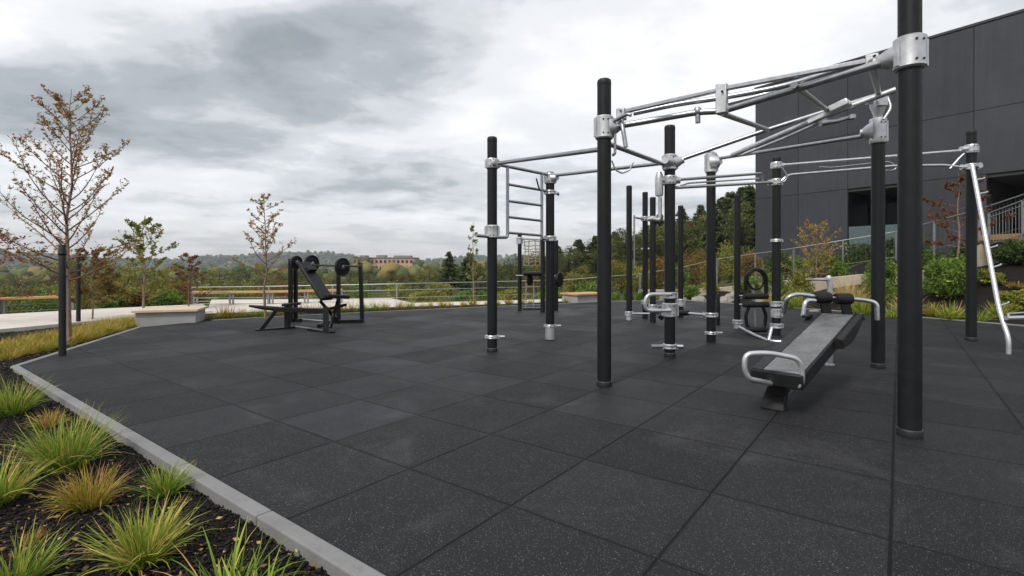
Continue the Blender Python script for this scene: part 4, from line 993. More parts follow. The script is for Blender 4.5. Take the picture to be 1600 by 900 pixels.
# far woods: thousands of crowns on the hill sides, read as one mass
iv, if_ = ico()
def woods(n, r0, r1, s0, s1, name, label, zf, tb=0.):
    rr = np.sqrt(rng.uniform(r0**2, r1**2, n)); aa = rng.uniform(R(-52), R(52), n); X = np.sin(aa)*rr; Y = np.cos(aa)*rr; Z = zf(X, Y)
    cl = np.array([mnoise.noise((x*.02, y*.02, 2)) for x, y in zip(X, Y)])
    s_ = rng.uniform(s0, s1, n)*(1+.3*cl)
    k = 5   # clumps per crown
    VV = []; FF = []; TT = []
    for j in range(k):
        off = rng.normal(size=(n, 3))*s_[:, None]*.42; off[:, 2] = rng.uniform(.1, 1.25, n)*s_
        sz = s_*rng.uniform(.3, .62, n)
        jit = rng.uniform(.72, 1.28, (n, 12, 1))
        VV.append((np.stack([X, Y, Z], 1)+off)[:, None, :]+iv[None]*jit*sz[:, None, None]*np.array([1, 1, 1.15]))
        TT.append(np.repeat(np.clip(.35+.5*cl+rng.normal(size=n)*.25+tb, 0, 1), 12))
    VV = np.concatenate(VV).reshape(-1, 3); m_ = n*k
    FF = (if_[None]+np.arange(m_)[:, None, None]*12).reshape(-1, 3)
    o = finish(npmesh(name, VV, FF, np.concatenate(TT)), name, 'leaf_wood', smooth=False)
    return tag(o, label, 'woods', kind='stuff')
woods(5200, 560, 1600, 5., 9., 'far_woods', 'far dark wooded hills along the horizon', hz)
woods(3000, 170, 560, 3., 5.4, 'far_woods', 'mixed woods filling the valley below the horizon', lambda x, y: np.maximum(tz(x, y), np.where(np.hypot(x, y) > 430, hz(x, y), -99)), .12)

def block(px0, px1, ytop, d, dep, h, label, mwall, rows, cols, yaw=0., roofs=()):
    a, c = P(px0, ytop, d), P(px1, ytop, d+dep*.0); w = (c-a).length; x = (c-a).normalized(); n = Vector((-x.y, x.x, 0)); zt = a.z
    t = thing('building', ((a.x+c.x)/2, (a.y+c.y)/2, zt-h), label, 'building'); ya = math.atan2(x.y, x.x); m_ = (a+c)/2
    mb = MB(); mb.box((m_.x+n.x*dep/2, m_.y+n.y*dep/2, zt-h/2), (w, dep, h), ya); mb.build('wall', mwall, t, smooth=False)
    mb = MB(); mb.box((m_.x+n.x*dep/2, m_.y+n.y*dep/2, zt+.2), (w+.6, dep+.6, .5), ya)
    rf = mb.build('roof', 'roof_far', t, smooth=False)
    for k, ww, hh in roofs:
        q = a+x*w*k; mb = MB(); mb.box((q.x+n.x*dep/2, q.y+n.y*dep/2, zt+.45+hh/2), (ww, dep*.4, hh), ya); mb.build('roof_hut', 'roof_far', rf, smooth=False)
    for r_ in range(rows):
        for c_ in range(cols):
            q = a+x*w*(c_+.5)/cols-n*.03; z = zt-1.6-r_*2.9
            mb = MB(); mb.box((q.x, q.y, z), (w/cols*.55, .12, 1.4), ya); mb.build('window', 'window_far', t, smooth=False)
block(551, 646, 403.5, 240, 14, 12, 'long low brick-red flat-roofed building among the far trees', 'brick_far', 3, 14, roofs=((.12, 3, 1.0), (.42, 4, 1.1), (.78, 8, .9)))
block(301, 333, 437, 150, 8, 8, 'pale low house in the valley left of the second young tree', 'wall_far', 2, 5)
block(690, 712, 417, 190, 8, 8, 'small pale house between the trees right of the brick-red building', 'wall_far', 2, 4)
block(341, 362, 446, 120, 7, 5, 'small white house low in the valley beside the second young tree', 'wall_far', 1, 4)

# ------------------------------------------------------------------ foliage prototypes
def trunk_tube(mb, pts, r0, r1, n=7): mb.tube(pts, r0, n, r1=r1)
def wood_tree(kind, seed, h=8., n=4200):
    """returns (trunk mesh, crown mesh), base at the origin, height h"""
    rs = np.random.default_rng(seed); random.seed(seed)
    mb = MB(); mb.tube([(0, 0, -.6), (.05, .03, h*.3), (-.05, .08, h*.62), (.02, .0, h*.9)], .15, 7, r1=.03)
    C = []; T = []; D = None; sz = []
    if kind == 'pine':
        nw = 26
        for i in range(nw):
            z = h*(.16+.82*i/nw); rad = (1-i/nw)**.8*h*.33*rs.uniform(.75, 1.15)+.08
            for k in range(rs.integers(6, 10)):
                a = rs.uniform(0, 6.28); rr = rad*rs.uniform(.65, 1.15); m = int(14+80*rr/h*4)
                u = rs.uniform(.1, 1, m)**.8
                x = np.cos(a)*u*rr+rs.normal(size=m)*.06; y = np.sin(a)*u*rr+rs.normal(size=m)*.06; zz = z-u*rr*.30+u*u*rr*.16+rs.normal(size=m)*.07
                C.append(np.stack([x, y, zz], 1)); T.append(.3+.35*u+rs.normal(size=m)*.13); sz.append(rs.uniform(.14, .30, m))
                mb.tube([(0, 0, z), (math.cos(a)*rr*.9, math.sin(a)*rr*.9, z-rr*.14)], .018, 4, r1=.006)
    else:
        nb = 46; asp = .34 if kind == 'oak' else .24
        for i in range(nb):
            t = rs.uniform(0, 1); zc = h*(.22+.74*t); env = math.sin(math.pi*min(1, (.12+.88*t)**.75))**.6
            rad = h*asp*env*rs.uniform(.35, 1.05); a = rs.uniform(0, 6.28); c = np.array([math.cos(a)*rad, math.sin(a)*rad, min(zc, h*.95)])
            m = n//nb; cr = h*rs.uniform(.055, .105)
            d = rs.normal(size=(m, 3)); d /= np.linalg.norm(d, axis=1)[:, None]; d *= (rs.uniform(.25, 1, m)**.5)[:, None]*cr*np.array([1.25, 1.25, .75])
            C.append(c+d); base = rs.uniform(.15, .75); T.append(base+rs.normal(size=m)*.12+d[:, 2]/cr*.08); sz.append(rs.uniform(.10, .23, m))
            mb.tube([(0, 0, zc*.62), tuple(c*np.array([.55, .55, .82])), tuple(c)], .05, 5, r1=.01)
    C = np.concatenate(C); T = np.concatenate(T); sz = np.concatenate(sz)
    V, Fc, tt = leaf_arrays(C, sz, T, .2, .62)
    cm = npmesh('crown', V, Fc, tt)
    tm = bpy.data.meshes.new('trunk'); tm.from_pydata(mb.v, [], mb.f); tm.update(); tm.shade_smooth(); tm.materials.append(MATS['bark_dark'])
    return tm, cm, C[:, 2].max()
PROTO = {}
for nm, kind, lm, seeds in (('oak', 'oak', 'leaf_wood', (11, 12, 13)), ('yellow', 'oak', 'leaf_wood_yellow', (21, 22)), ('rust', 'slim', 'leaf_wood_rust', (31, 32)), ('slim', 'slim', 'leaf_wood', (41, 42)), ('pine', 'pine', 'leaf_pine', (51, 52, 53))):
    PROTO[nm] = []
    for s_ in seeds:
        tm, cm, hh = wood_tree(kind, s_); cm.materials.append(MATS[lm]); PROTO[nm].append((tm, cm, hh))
random.seed(99)
LBL = {'oak': 'broad dark green tree in the wood beyond the railing', 'yellow': 'bushy yellow-green tree in the wood beyond the railing', 'rust': 'slim rust-brown autumn tree in the wood beyond the railing',
       'slim': 'slim dark green tree in the wood beyond the railing', 'pine': 'pointed dark conifer rising from the wood beyond the railing'}
NAM = {'oak': 'broadleaf_tree', 'yellow': 'yellow_tree', 'rust': 'autumn_tree', 'slim': 'slender_tree', 'pine': 'conifer_tree'}
def place_tree(kind, px, ytop, d, wide=1., label=None):
    x = (px-CX)/F*d; g = tz1(x, d); zt = zat(ytop, d); tm, cm, hh = random.choice(PROTO[kind])
    if zt-g < 1.: return
    s_ = (zt-g)/hh
    o = bpy.data.objects.new(NAM[kind], None); COL.objects.link(o); o.location = (x, d, g); o.empty_display_size = .2
    w = s_*wide*random.uniform(.9, 1.15)
    if kind != 'pine': w = max(w, s_*.8)
    o.scale = (w, w, s_); o.rotation_euler = (0, 0, random.uniform(0, 6.28))
    tag(o, label or LBL[kind], 'tree', None if label else kind.replace('oak', 'broad')+' trees in the wood beyond the railing')
    for n_, me in (('trunk', tm), ('crown', cm)):
        c = bpy.data.objects.new(n_, me); COL.objects.link(c); c.parent = o
# wood belts: (px range, top line, distance, kinds)
def belt(n, x0, x1, y0, y1, d0, d1, kinds, jit=5, wide=1.2):
    for i in range(n):
        t = (i+random.uniform(.1, .9))/n; px = x0+(x1-x0)*t; yt = y0+(y1-y0)*t+random.uniform(-jit, jit)
        place_tree(random.choice(kinds), px, yt, random.uniform(d0, d1), wide)
belt(20, -60, 340, 432, 434, 60, 85, ['oak', 'yellow', 'oak', 'rust'], 7, 1.4)
belt(16, 300, 560, 424, 428, 70, 100, ['oak', 'yellow', 'oak', 'slim'], 8, 1.4)
belt(14, 545, 760, 430, 420, 60, 85, ['oak', 'yellow', 'rust', 'slim'], 7, 1.3)
belt(12, 640, 800, 424, 412, 45, 60, ['oak', 'slim', 'yellow'], 7, 1.1)
belt(16, 760, 960, 416, 378, 42, 62, ['oak', 'slim', 'oak', 'yellow'], 12, 1.1)
belt(13, 940, 1190, 372, 348, 42, 55, ['oak', 'slim', 'yellow', 'rust'], 14, 1.0)
belt(12, 945, 1120, 368, 336, 40, 50, ['oak', 'slim', 'oak'], 8, 1.15)
belt(15, 860, 1190, 420, 388, 32, 38, ['yellow', 'rust', 'yellow', 'oak'], 9, .95)
belt(12, -40, 330, 447, 446, 38, 50, ['yellow', 'oak', 'rust'], 5, 1.4)
belt(18, 330, 840, 444, 438, 36, 48, ['yellow', 'oak', 'yellow', 'oak'], 5, 1.5)
for px, y, d in ((702, 393, 46), (735, 396, 55), (728, 404, 50), (960, 362, 48), (1030, 335, 50), (1066, 325, 50), (1095, 320, 52), (1128, 308, 50), (1143, 300, 46), (1160, 292, 48), (1172, 290, 44), (1185, 300, 44), (905, 374, 50), (930, 368, 47), (1010, 352, 45), (1120, 330, 40), (870, 384, 60)):
    place_tree('pine', px, y, d, random.uniform(1.0, 1.35))
place_tree('oak', 1160, 310, 38, .7, 'tall dark tree growing hard against the left edge of the charcoal building')
for px, y, d in ((576, 401, 210), (445, 409, 300), (560, 399, 230)): place_tree('oak', px, y, d, 1.2)

# ------------------------------------------------------------------ young trees: real limbs, twigs and single leaves
def sparse_tree(name, base, top_z, spread, first, label, lm, leaf=.05, nb=18, nleaf=1400, seed=1, bark='bark_pale', r0=.035, lean=(0, 0), up=1.0, group=None, twig=9, bark2='bark_red', shrubby=False, droop=0.):
    rs = random.Random(seed); base = Vector(base); hgt = top_z-base.z
    t = thing(name, base, label, 'tree' if not shrubby else 'shrub', group)
    mb = MB(); tp = []
    stems = [base]
    for i in range(9):
        k = i/8; tp.append(base+Vector((lean[0]*k+rs.uniform(-1, 1)*.012*hgt*(k > 0), lean[1]*k+rs.uniform(-1, 1)*.01*hgt*(k > 0), hgt*k)))
    mb.tube([tp[0]-Vector((0, 0, .1))]+tp, r0, 8, r1=.004)
    tr = mb.build('trunk', bark, t, ang=180)
    br = MB(); anchors = []
    def along(tp_, k):
        f = k*(len(tp_)-1); i = min(int(f), len(tp_)-2); return tp_[i].lerp(tp_[i+1], f-i)
    for i in range(nb):
        k = first+(1-first)*((i+.5)/nb)**1.2*.93; p = along(tp, k); a = i*2.4+rs.uniform(-.4, .4)
        rel = (k-first)/(1-first); ln = spread*(1-rel)**.55*rs.uniform(.75, 1.15)*(.55+.45*min(1, rel*6+.35))
        d = Vector((math.cos(a), math.sin(a), 0)); e = rs.uniform(.55, 1.0)*up
        if rel < .12: e *= .35
        pts = [p]; q = p.copy(); dirv = (d+Vector((0, 0, e*.7))).normalized()
        for s_ in range(6):
            q = q+dirv*ln*.24; dirv = (dirv+Vector((rs.uniform(-.16, .16), rs.uniform(-.16, .16), .05*up-droop))).normalized(); pts.append(q.copy())
        br.tube(pts, max(.004, r0*.34*(1-rel*.6)), 5, r1=.0022)
        for j in range(twig):
            u = rs.uniform(.2, 1.); c = along(pts, u); dd = (dirv*.7+Vector((rs.uniform(-1, 1), rs.uniform(-1, 1), rs.uniform(-.3, .9)))).normalized(); l2 = ln*rs.uniform(.14, .36)*(1.2-u*.6)
            e1 = c+dd*l2*.5; e2 = e1+(dd+Vector((rs.uniform(-.3, .3), rs.uniform(-.3, .3), .2))).normalized()*l2*.5
            br.tube([c, e1, e2], .003, 4, r1=.0013)
            anchors += [(c, e2, k), (e1, e2, k)]
        anchors.append((pts[3], pts[-1], k)); anchors.append((pts[4], pts[-1], k))
    anchors.append((tp[-3], tp[-1], 1))
    br.build('branches', bark2, t, ang=180)
    C = []; D = []; T = []
    for i in range(nleaf):
        a, b, k = rs.choice(anchors); u = rs.random(); c = a.lerp(b, u)
        ax_ = (b-a).normalized(); dd = (ax_*.6+Vector((rs.uniform(-1, 1), rs.uniform(-1, 1), rs.uniform(-.8, .6)))).normalized()
        C.append(c+dd*leaf*.5); D.append(dd); T.append(min(1, max(0, rs.gauss(.5-.25*(1-u), .26))))
    V, Fc, tt = leaf_arrays(np.array(C), np.array([leaf*rs.uniform(.65, 1.2) for _ in C]), np.array(T), 0, .5, np.array(D))
    finish(npmesh('leaves', V, Fc, tt), 'leaves', lm, t, smooth=False)
    return t
gb = G(108, 546, -.1)
sparse_tree('young_tree', gb, zat(138, gb.y), .98, .26, 'tall young tree with thin red-brown branches and sparse leaves between two black stakes at left', 'leaf_rusty', .046, 48, 5600, 3, r0=.042, twig=16, up=1.45)
gb = G(415, 500, -.03)
sparse_tree('young_tree', gb, zat(300, gb.y), .62, .30, 'young bare-branched tree rising beyond the floor edge left of the weight bench', 'leaf_rusty', .06, 28, 1500, 8, r0=.035, twig=8, up=1.25)
gb = P(224, 482, 13.5)
sparse_tree('young_tree', (gb.x, gb.y, tz1(gb.x, gb.y)), zat(340, 13.5), .85, .14, 'young olive-green leafed tree standing behind the grey concrete bench', 'leaf_olive', .08, 28, 3200, 15, r0=.034, twig=7)
gb = P(295, 480, 14.8)
sparse_tree('young_tree', (gb.x, gb.y, tz1(gb.x, gb.y)), zat(396, 14.8), .55, .2, 'small dark red young tree above the right end of the grey concrete bench', 'leaf_red', .075, 18, 1100, 16, bark='bark_red', r0=.025, twig=6)
gb = G(144, 506, -.08)
sparse_tree('young_tree', gb, zat(388, gb.y), .55, .2, 'small orange-brown leafed young tree between the black stakes and the olive tree', 'leaf_orange', .07, 30, 2900, 17, r0=.02, twig=8)
gb = P(-45, 480, 10.5)
sparse_tree('young_tree', (gb.x, gb.y, -.1), zat(350, 10.5), 1.35, .25, 'red maple reaching into the picture at the far left edge', 'leaf_red', .07, 18, 1500, 18, bark='bark_red', r0=.035, up=.5)
gb = P(740, 480, 17.)
sparse_tree('young_tree', (gb.x, gb.y, tz1(gb.x, gb.y)), zat(347, 17.), .30, .25, 'very thin upright sapling behind the left bay of the rig', 'leaf_olive', .09, 16, 420, 19, r0=.025, twig=4, up=2.)
gb = P(1498, 455, 13.6)
sparse_tree('young_tree', (gb.x, gb.y, tz1(gb.x, gb.y)), zat(270, 13.6), .85, .32, 'young maple with red leaves in front of the charcoal building', 'leaf_red', .062, 22, 3600, 20, r0=.04, twig=7, up=.7)
gb = P(1276, 430, 18.)
for i in range(1):
    sparse_tree('golden_shrub', (gb.x, gb.y, tz1(gb.x, gb.y)), zat(350, 18.), 1.0, .05, 'golden many-stemmed shrub with thin upright twigs below the ramp railing', 'leaf_gold', .06, 40, 2600, 30, bark='bark_pale', r0=.02, twig=6, up=1.3, shrubby=True, bark2='bark_pale')
gb = P(560, 470, 19.5); 
# stakes
for px, py, ty, r, lab in ((97.5, 558, 382, .042, 'thick black tree stake standing nearest at the corner of the rubber floor'), (122.5, 506, 389, .040, 'black tree stake behind the young tree trunk on its right')):
    b = G(px, py, -.02); mb = MB(); mb.lathe([(r, -.02), (r*1.01, .02), (r*.98, .4), (r, 1.), (r*.97, zat(ty, b.y)-.01), (r*.85, zat(ty, b.y))], (b.x, b.y, 0), 16)
    t = thing('tree_stake', b, lab, 'stake'); mb.build('stake', 'stake', t)
    mb = MB(); mb.lathe([(r*1.03, -.02), (r*1.12, -.015), (r*1.12, .015), (r*1.03, .02)], (b.x, b.y, zat(ty, b.y)-.13), 16); mb.build('strap', 'gym_black', t)

# ------------------------------------------------------------------ grass tufts
def tuft_mesh(rad, hgt, n, seed, wid=.006, spread=1., seg=5, upright=.5, tipb=.0, basew=.25):
    rs = np.random.default_rng(seed)
    a = rs.uniform(0, 2*np.pi, n); b0_ = rs.uniform(0, 1, n)**.7*rad*basew; ln = hgt*rs.uniform(.5, 1.12, n); out = rs.uniform(0., 1., n)**.8
    tilt = upright*.15+out*spread*.75; bend = rs.uniform(.2, 1.3, n)*(.35+out)
    pts = []; ang = tilt.copy(); x = np.cos(a)*b0_; y = np.sin(a)*b0_; z = np.full(n, -.02); da = rs.normal(size=n)*.15; aa = a+rs.normal(size=n)*.6
    for s_ in range(seg+1):
        pts.append(np.stack([x, y, z], 1)); st = ln/seg
        x = x+np.cos(aa)*np.sin(ang)*st; y = y+np.sin(aa)*np.sin(ang)*st; z = z+np.cos(ang)*st; ang = np.minimum(ang+bend/seg, 2.4); aa = aa+da
    pts = np.stack(pts, 1); wdir = np.stack([-np.sin(aa), np.cos(aa), np.zeros(n)], 1)+rs.normal(size=(n, 3))*.35
    w = wid*rs.uniform(.6, 1.3, n)[:, None, None]*np.array([.8, 1, .95, .75, .45, .08])[None, :seg+1, None]
    V = np.stack([pts-wdir[:, None]*w/2, pts+wdir[:, None]*w/2], 2).reshape(-1, 3)
    i = np.arange(n)[:, None]*(seg+1)*2+np.arange(seg)[None]*2; Fc = np.stack([i, i+1, i+3, i+2], -1).reshape(-1, 4)
    base = np.clip(rs.normal(size=n)*.17+.22+(rs.uniform(size=n) < .16)*.5+tipb, 0, 1)
    T = np.clip(base[:, None]+np.linspace(-.12, .30, seg+1)[None]**1., 0, 1); T = np.repeat(T[:, :, None], 2, 2).reshape(-1)
    return npmesh('blades', V, Fc, T)
def tuft(px, py, wpx, hpx, m, label, n=260, seed=None, wid=.0055, spread=.80, tipb=0., group=None, z=-.07, name='grass_tuft', upright=.5):
    b = G(px, py, z); k = b.y/F
    me = tuft_mesh(wpx/2*k*.85, hpx*k*.88, n, seed if seed is not None else int(px*7+py), wid, spread, tipb=tipb, upright=upright)
    me.materials.append(MATS[m]); o = bpy.data.objects.new(name, me); COL.objects.link(o); o.location = b
    return tag(o, label, 'ornamental grass', group)
tuft(104, 736, 180, 118, 'grass_green', 'big bright green grass tuft nearest the middle of the kerb', 560)
tuft(140, 797, 135, 88, 'grass_gold', 'orange-gold grass tuft in front of the big bright green one', 400, tipb=.14)
tuft(225, 884, 180, 118, 'grass_green', 'broad green grass tuft with tan tips at the bottom left', 540, tipb=.09)
tuft(258, 778, 75, 78, 'grass_green', 'slim upright green grass tuft close against the kerb', 230, tipb=-.05, spread=.8)
tuft(20, 650, 115, 84, 'grass_green', 'dense green grass tuft at the left edge below the corner', 330)
tuft(-8, 795, 120, 122, 'grass_green', 'tall green grass tuft with brown tips cut by the left edge', 300, tipb=.1)
tuft(20, 930, 160, 125, 'grass_green', 'green grass tuft in the bottom left corner', 300, tipb=-.05)
tuft(350, 960, 190, 150, 'grass_green', 'sparse wide-bladed green tuft cut by the bottom edge beside the kerb', 90, wid=.009, tipb=-.12)
tuft(400, 985, 120, 150, 'grass_green', 'thin spiky green tuft at the bottom edge nearest the kerb', 50, wid=.010, tipb=-.1)
random.seed(5)
vt = [tuft_mesh(.26, .36, 150, 900+i, .009, 1.05, tipb=.08) for i in range(4)]
for me in vt[:3]: me.materials.append(MATS['grass_gold'])
for me in vt[3:]: me.materials.append(MATS['grass_green'])
cnt = 0
for i in range(210):      # drift of yellow-green grass behind the corner of the kerb
    t = random.random(); s_ = random.random()
    a = G(30, 566, -.07).lerp(G(212, 514, -.07), t); c = G(-60, 556, -.07).lerp(G(200, 502, -.07), t)
    p = a.lerp(c, .08+.75*s_)
    if not inpoly(np.array([p.x]), np.array([p.y]), np.array(LB))[0]: continue
    me = random.choice(vt); o = bpy.data.objects.new('meadow_tuft', me); COL.objects.link(o); o.location = (p.x, p.y, -.07)
    k = random.uniform(.45, .95); o.scale = (k, k, k*random.uniform(.7, 1.)); o.rotation_euler = (0, 0, random.uniform(0, 6.28))
    tag(o, 'yellow-green tuft in the grass drift behind the left corner of the rubber floor', 'ornamental grass', 'tufts in the grass drift behind the left corner')
for i, px in enumerate(np.arange(322, 906, 17.5)):
    if 0: continue
    px = px+random.uniform(-4, 4); yb = np.interp(px, [322, 450, 620, 810, 914], [499, 492, 484, 476, 472])
    b = G(px, yb, 0); me = random.choice(vt); o = bpy.data.objects.new('edge_tuft', me); COL.objects.link(o); o.location = (b.x, b.y+.1, -.02)
    k = random.uniform(.7, 1.15); o.scale = (k*.8, k*.8, k); o.rotation_euler = (0, 0, random.uniform(0, 6.28))
    tag(o, 'small grass tuft in the row along the far edge of the rubber floor', 'ornamental grass', 'grass tufts along the far edge')

C = []
for i in range(420):
    u = random.random(); 
    if i < 110: p = G(random.uniform(60, 370), random.uniform(530, 562), .004)
    elif i < 300: p = G(random.uniform(-20, 520), random.uniform(600, 895), -.03)
    else: p = G(random.uniform(300, 1590), random.uniform(505, 880), .004)
    ins = inpoly(np.array([p.x]), np.array([p.y]), DK)[0]
    if i < 110: continue
    if i >= 110 and i < 300 and (ins or not inpoly(np.array([p.x]), np.array([p.y]), np.array(LB))[0]): continue
    if i >= 300: continue
    C.append((p.x, p.y, .006 if ins else -.02))
V, Fc, tt = leaf_arrays(np.array(C), rng.uniform(.015, .042, len(C)), rng.uniform(0, 1, len(C)), .93, .5)
o = finish(npmesh('fallen_leaves', V, Fc, tt), 'fallen_leaves', 'leaf_gold', smooth=False); tag(o, 'small fallen leaves scattered over the rubber floor and the mulch', 'leaves', kind='stuff')

tuft(75, 668, 70, 42, 'grass_gold', 'small straw-coloured tuft between the two green ones under the kerb', 170, tipb=.2)
tuft(50, 850, 60, 36, 'grass_gold', 'low withered tuft in the mulch behind the bottom left corner tuft', 90, tipb=.3)
# ------------------------------------------------------------------ shrubs on the right
def shrub(px, d, ytop, hw, lm, label, n=2600, leaf=.06, seed=0, tall=1., name='shrub', base=None, aspect=.42, flat=.1):
    rs = np.random.default_rng(seed+int(px)); x = (px-CX)/F*d; g = tz1(x, d) if base is None else base; h = zat(ytop, d)-g; rad = hw*d/F
    if h < .15: print('LOW SHRUB', label, h); h = .3
    t = thing(name, (x, d, g), label, 'shrub')
    mb = MB(); C = []; T = []; D = []
    nc = 34
    for i in range(nc):
        a = rs.uniform(0, 6.28); u = rs.uniform(0, 1)**.5; el = rs.uniform(.1, 1.); rr = rad*u*.8*math.sqrt(max(.05, 1-(el*.85)**2)); c = np.array([x+math.cos(a)*rr, d+math.sin(a)*rr, g+h*(.12+.78*el*rs.uniform(.8, 1.02))])
        mb.tube([(x+math.cos(a)*rad*.06, d+math.sin(a)*rad*.06, g-.05), tuple((c+np.array([x, d, g]))/2+np.array([0, 0, h*.08])), tuple(c)], .010, 5, r1=.003)
        m = n//nc; cr = np.array([rad*.34, rad*.34, h*.20]); q = rs.normal(size=(m, 3)); q /= np.linalg.norm(q, axis=1)[:, None]; q *= (rs.uniform(.2, 1.15, m)**.6)[:, None]
        C.append(c+q*cr); dv = q+rs.normal(size=(m, 3))*.5+np.array([0, 0, .35]); D.append(dv); b_ = rs.uniform(.2, .7); T.append(b_+rs.normal(size=m)*.16)
    mb.build('stems', 'bark_dark', t)
    C = np.concatenate(C); C[:, 2] = np.maximum(C[:, 2], g+.02)
    V, Fc, tt = leaf_arrays(C, rs.uniform(.6, 1.25, len(C))*leaf, np.concatenate(T), flat, aspect, np.concatenate(D))
    finish(npmesh('leaves', V, Fc, tt), 'leaves', lm, t, smooth=False)
shrub(1490, 13.2, 402, 49, 'leaf_shrub', 'large round bright green shrub between the thick right post and the leaning pole', 7000, .085)
shrub(1594, 13.2, 376, 40, 'leaf_dark', 'tall dark green shrub at the right edge under the walkway board', 5000, .10)
shrub(1594, 11.6, 455, 34, 'leaf_lime', 'yellow-green bush at the right edge behind the foot of the leaning pole', 3000, .09)
shrub(1552, 12.9, 446, 17, 'leaf_lime', 'small yellow-green bush right of the large round green shrub', 1500, .08)
shrub(1378, 14.2, 402, 28, 'leaf_shrub', 'upright green shrub between the two thick right posts', 4200, .085)
shrub(1428, 15.5, 400, 20, 'leaf_dark', 'dark green shrub partly hidden by the thickest post', 2600, .09)
shrub(1450, 16, 395, 18, 'leaf_shrub', 'green shrub on the slope above the large round one', 1800, .09)
shrub(1312, 17.4, 408, 16, 'leaf_shrub', 'small conical green shrub above the sit-up bench', 1600, .08)
shrub(1250, 16.0, 424, 26, 'leaf_lime', 'lime-green shrub behind the ring-topped machine', 2600, .08)
shrub(1345, 21.5, 378, 42, 'leaf_dark', 'dark hedge-like shrub behind the ramp railing', 4200, .11)
shrub(1395, 19.8, 372, 26, 'leaf_dark', 'dark shrub behind the ramp railing near the terrace opening', 2600, .11)
shrub(1212, 17, 425, 22, 'leaf_shrub', 'mid green shrub behind the ring-topped machine post', 2600, .08)
shrub(1168, 18, 432, 24, 'leaf_shrub', 'green shrub behind the slim post of the ring-topped machine', 2600, .08)
shrub(1080, 18, 443, 15, 'leaf_shrub', 'low green mound shrub seen right of the slim back posts', 1800, .08)
shrub(1110, 19, 440, 16, 'leaf_lime', 'pale green shrub behind the silver-capped middle back post', 1500, .08)
shrub(1052, 18.4, 447, 12, 'leaf_lime', 'yellow-green low shrub behind the middle post', 1200, .08)
shrub(982, 18.4, 455, 10, 'leaf_dark', 'small dark shrub at the far edge behind the first slim back post', 900, .07)
shrub(1000, 18.5, 456, 9, 'leaf_shrub', 'small green shrub between two slim back posts at the far edge', 900, .07)
shrub(1022, 18.6, 457, 9, 'leaf_lime', 'small lime shrub at the far edge by the third slim back post', 900, .07)
shrub(964, 18.3, 456, 8, 'leaf_shrub', 'small green shrub at the far edge right of the front slim post', 900, .07)
shrub(1510, 18.5, 380, 26, 'leaf_dark', 'dark shrub on the bank below the ramp railing at right', 2000, .11)
shrub(1440, 21, 370, 26, 'leaf_dark', 'dark shrub beyond the railing right of the thickest post', 2000, .11)
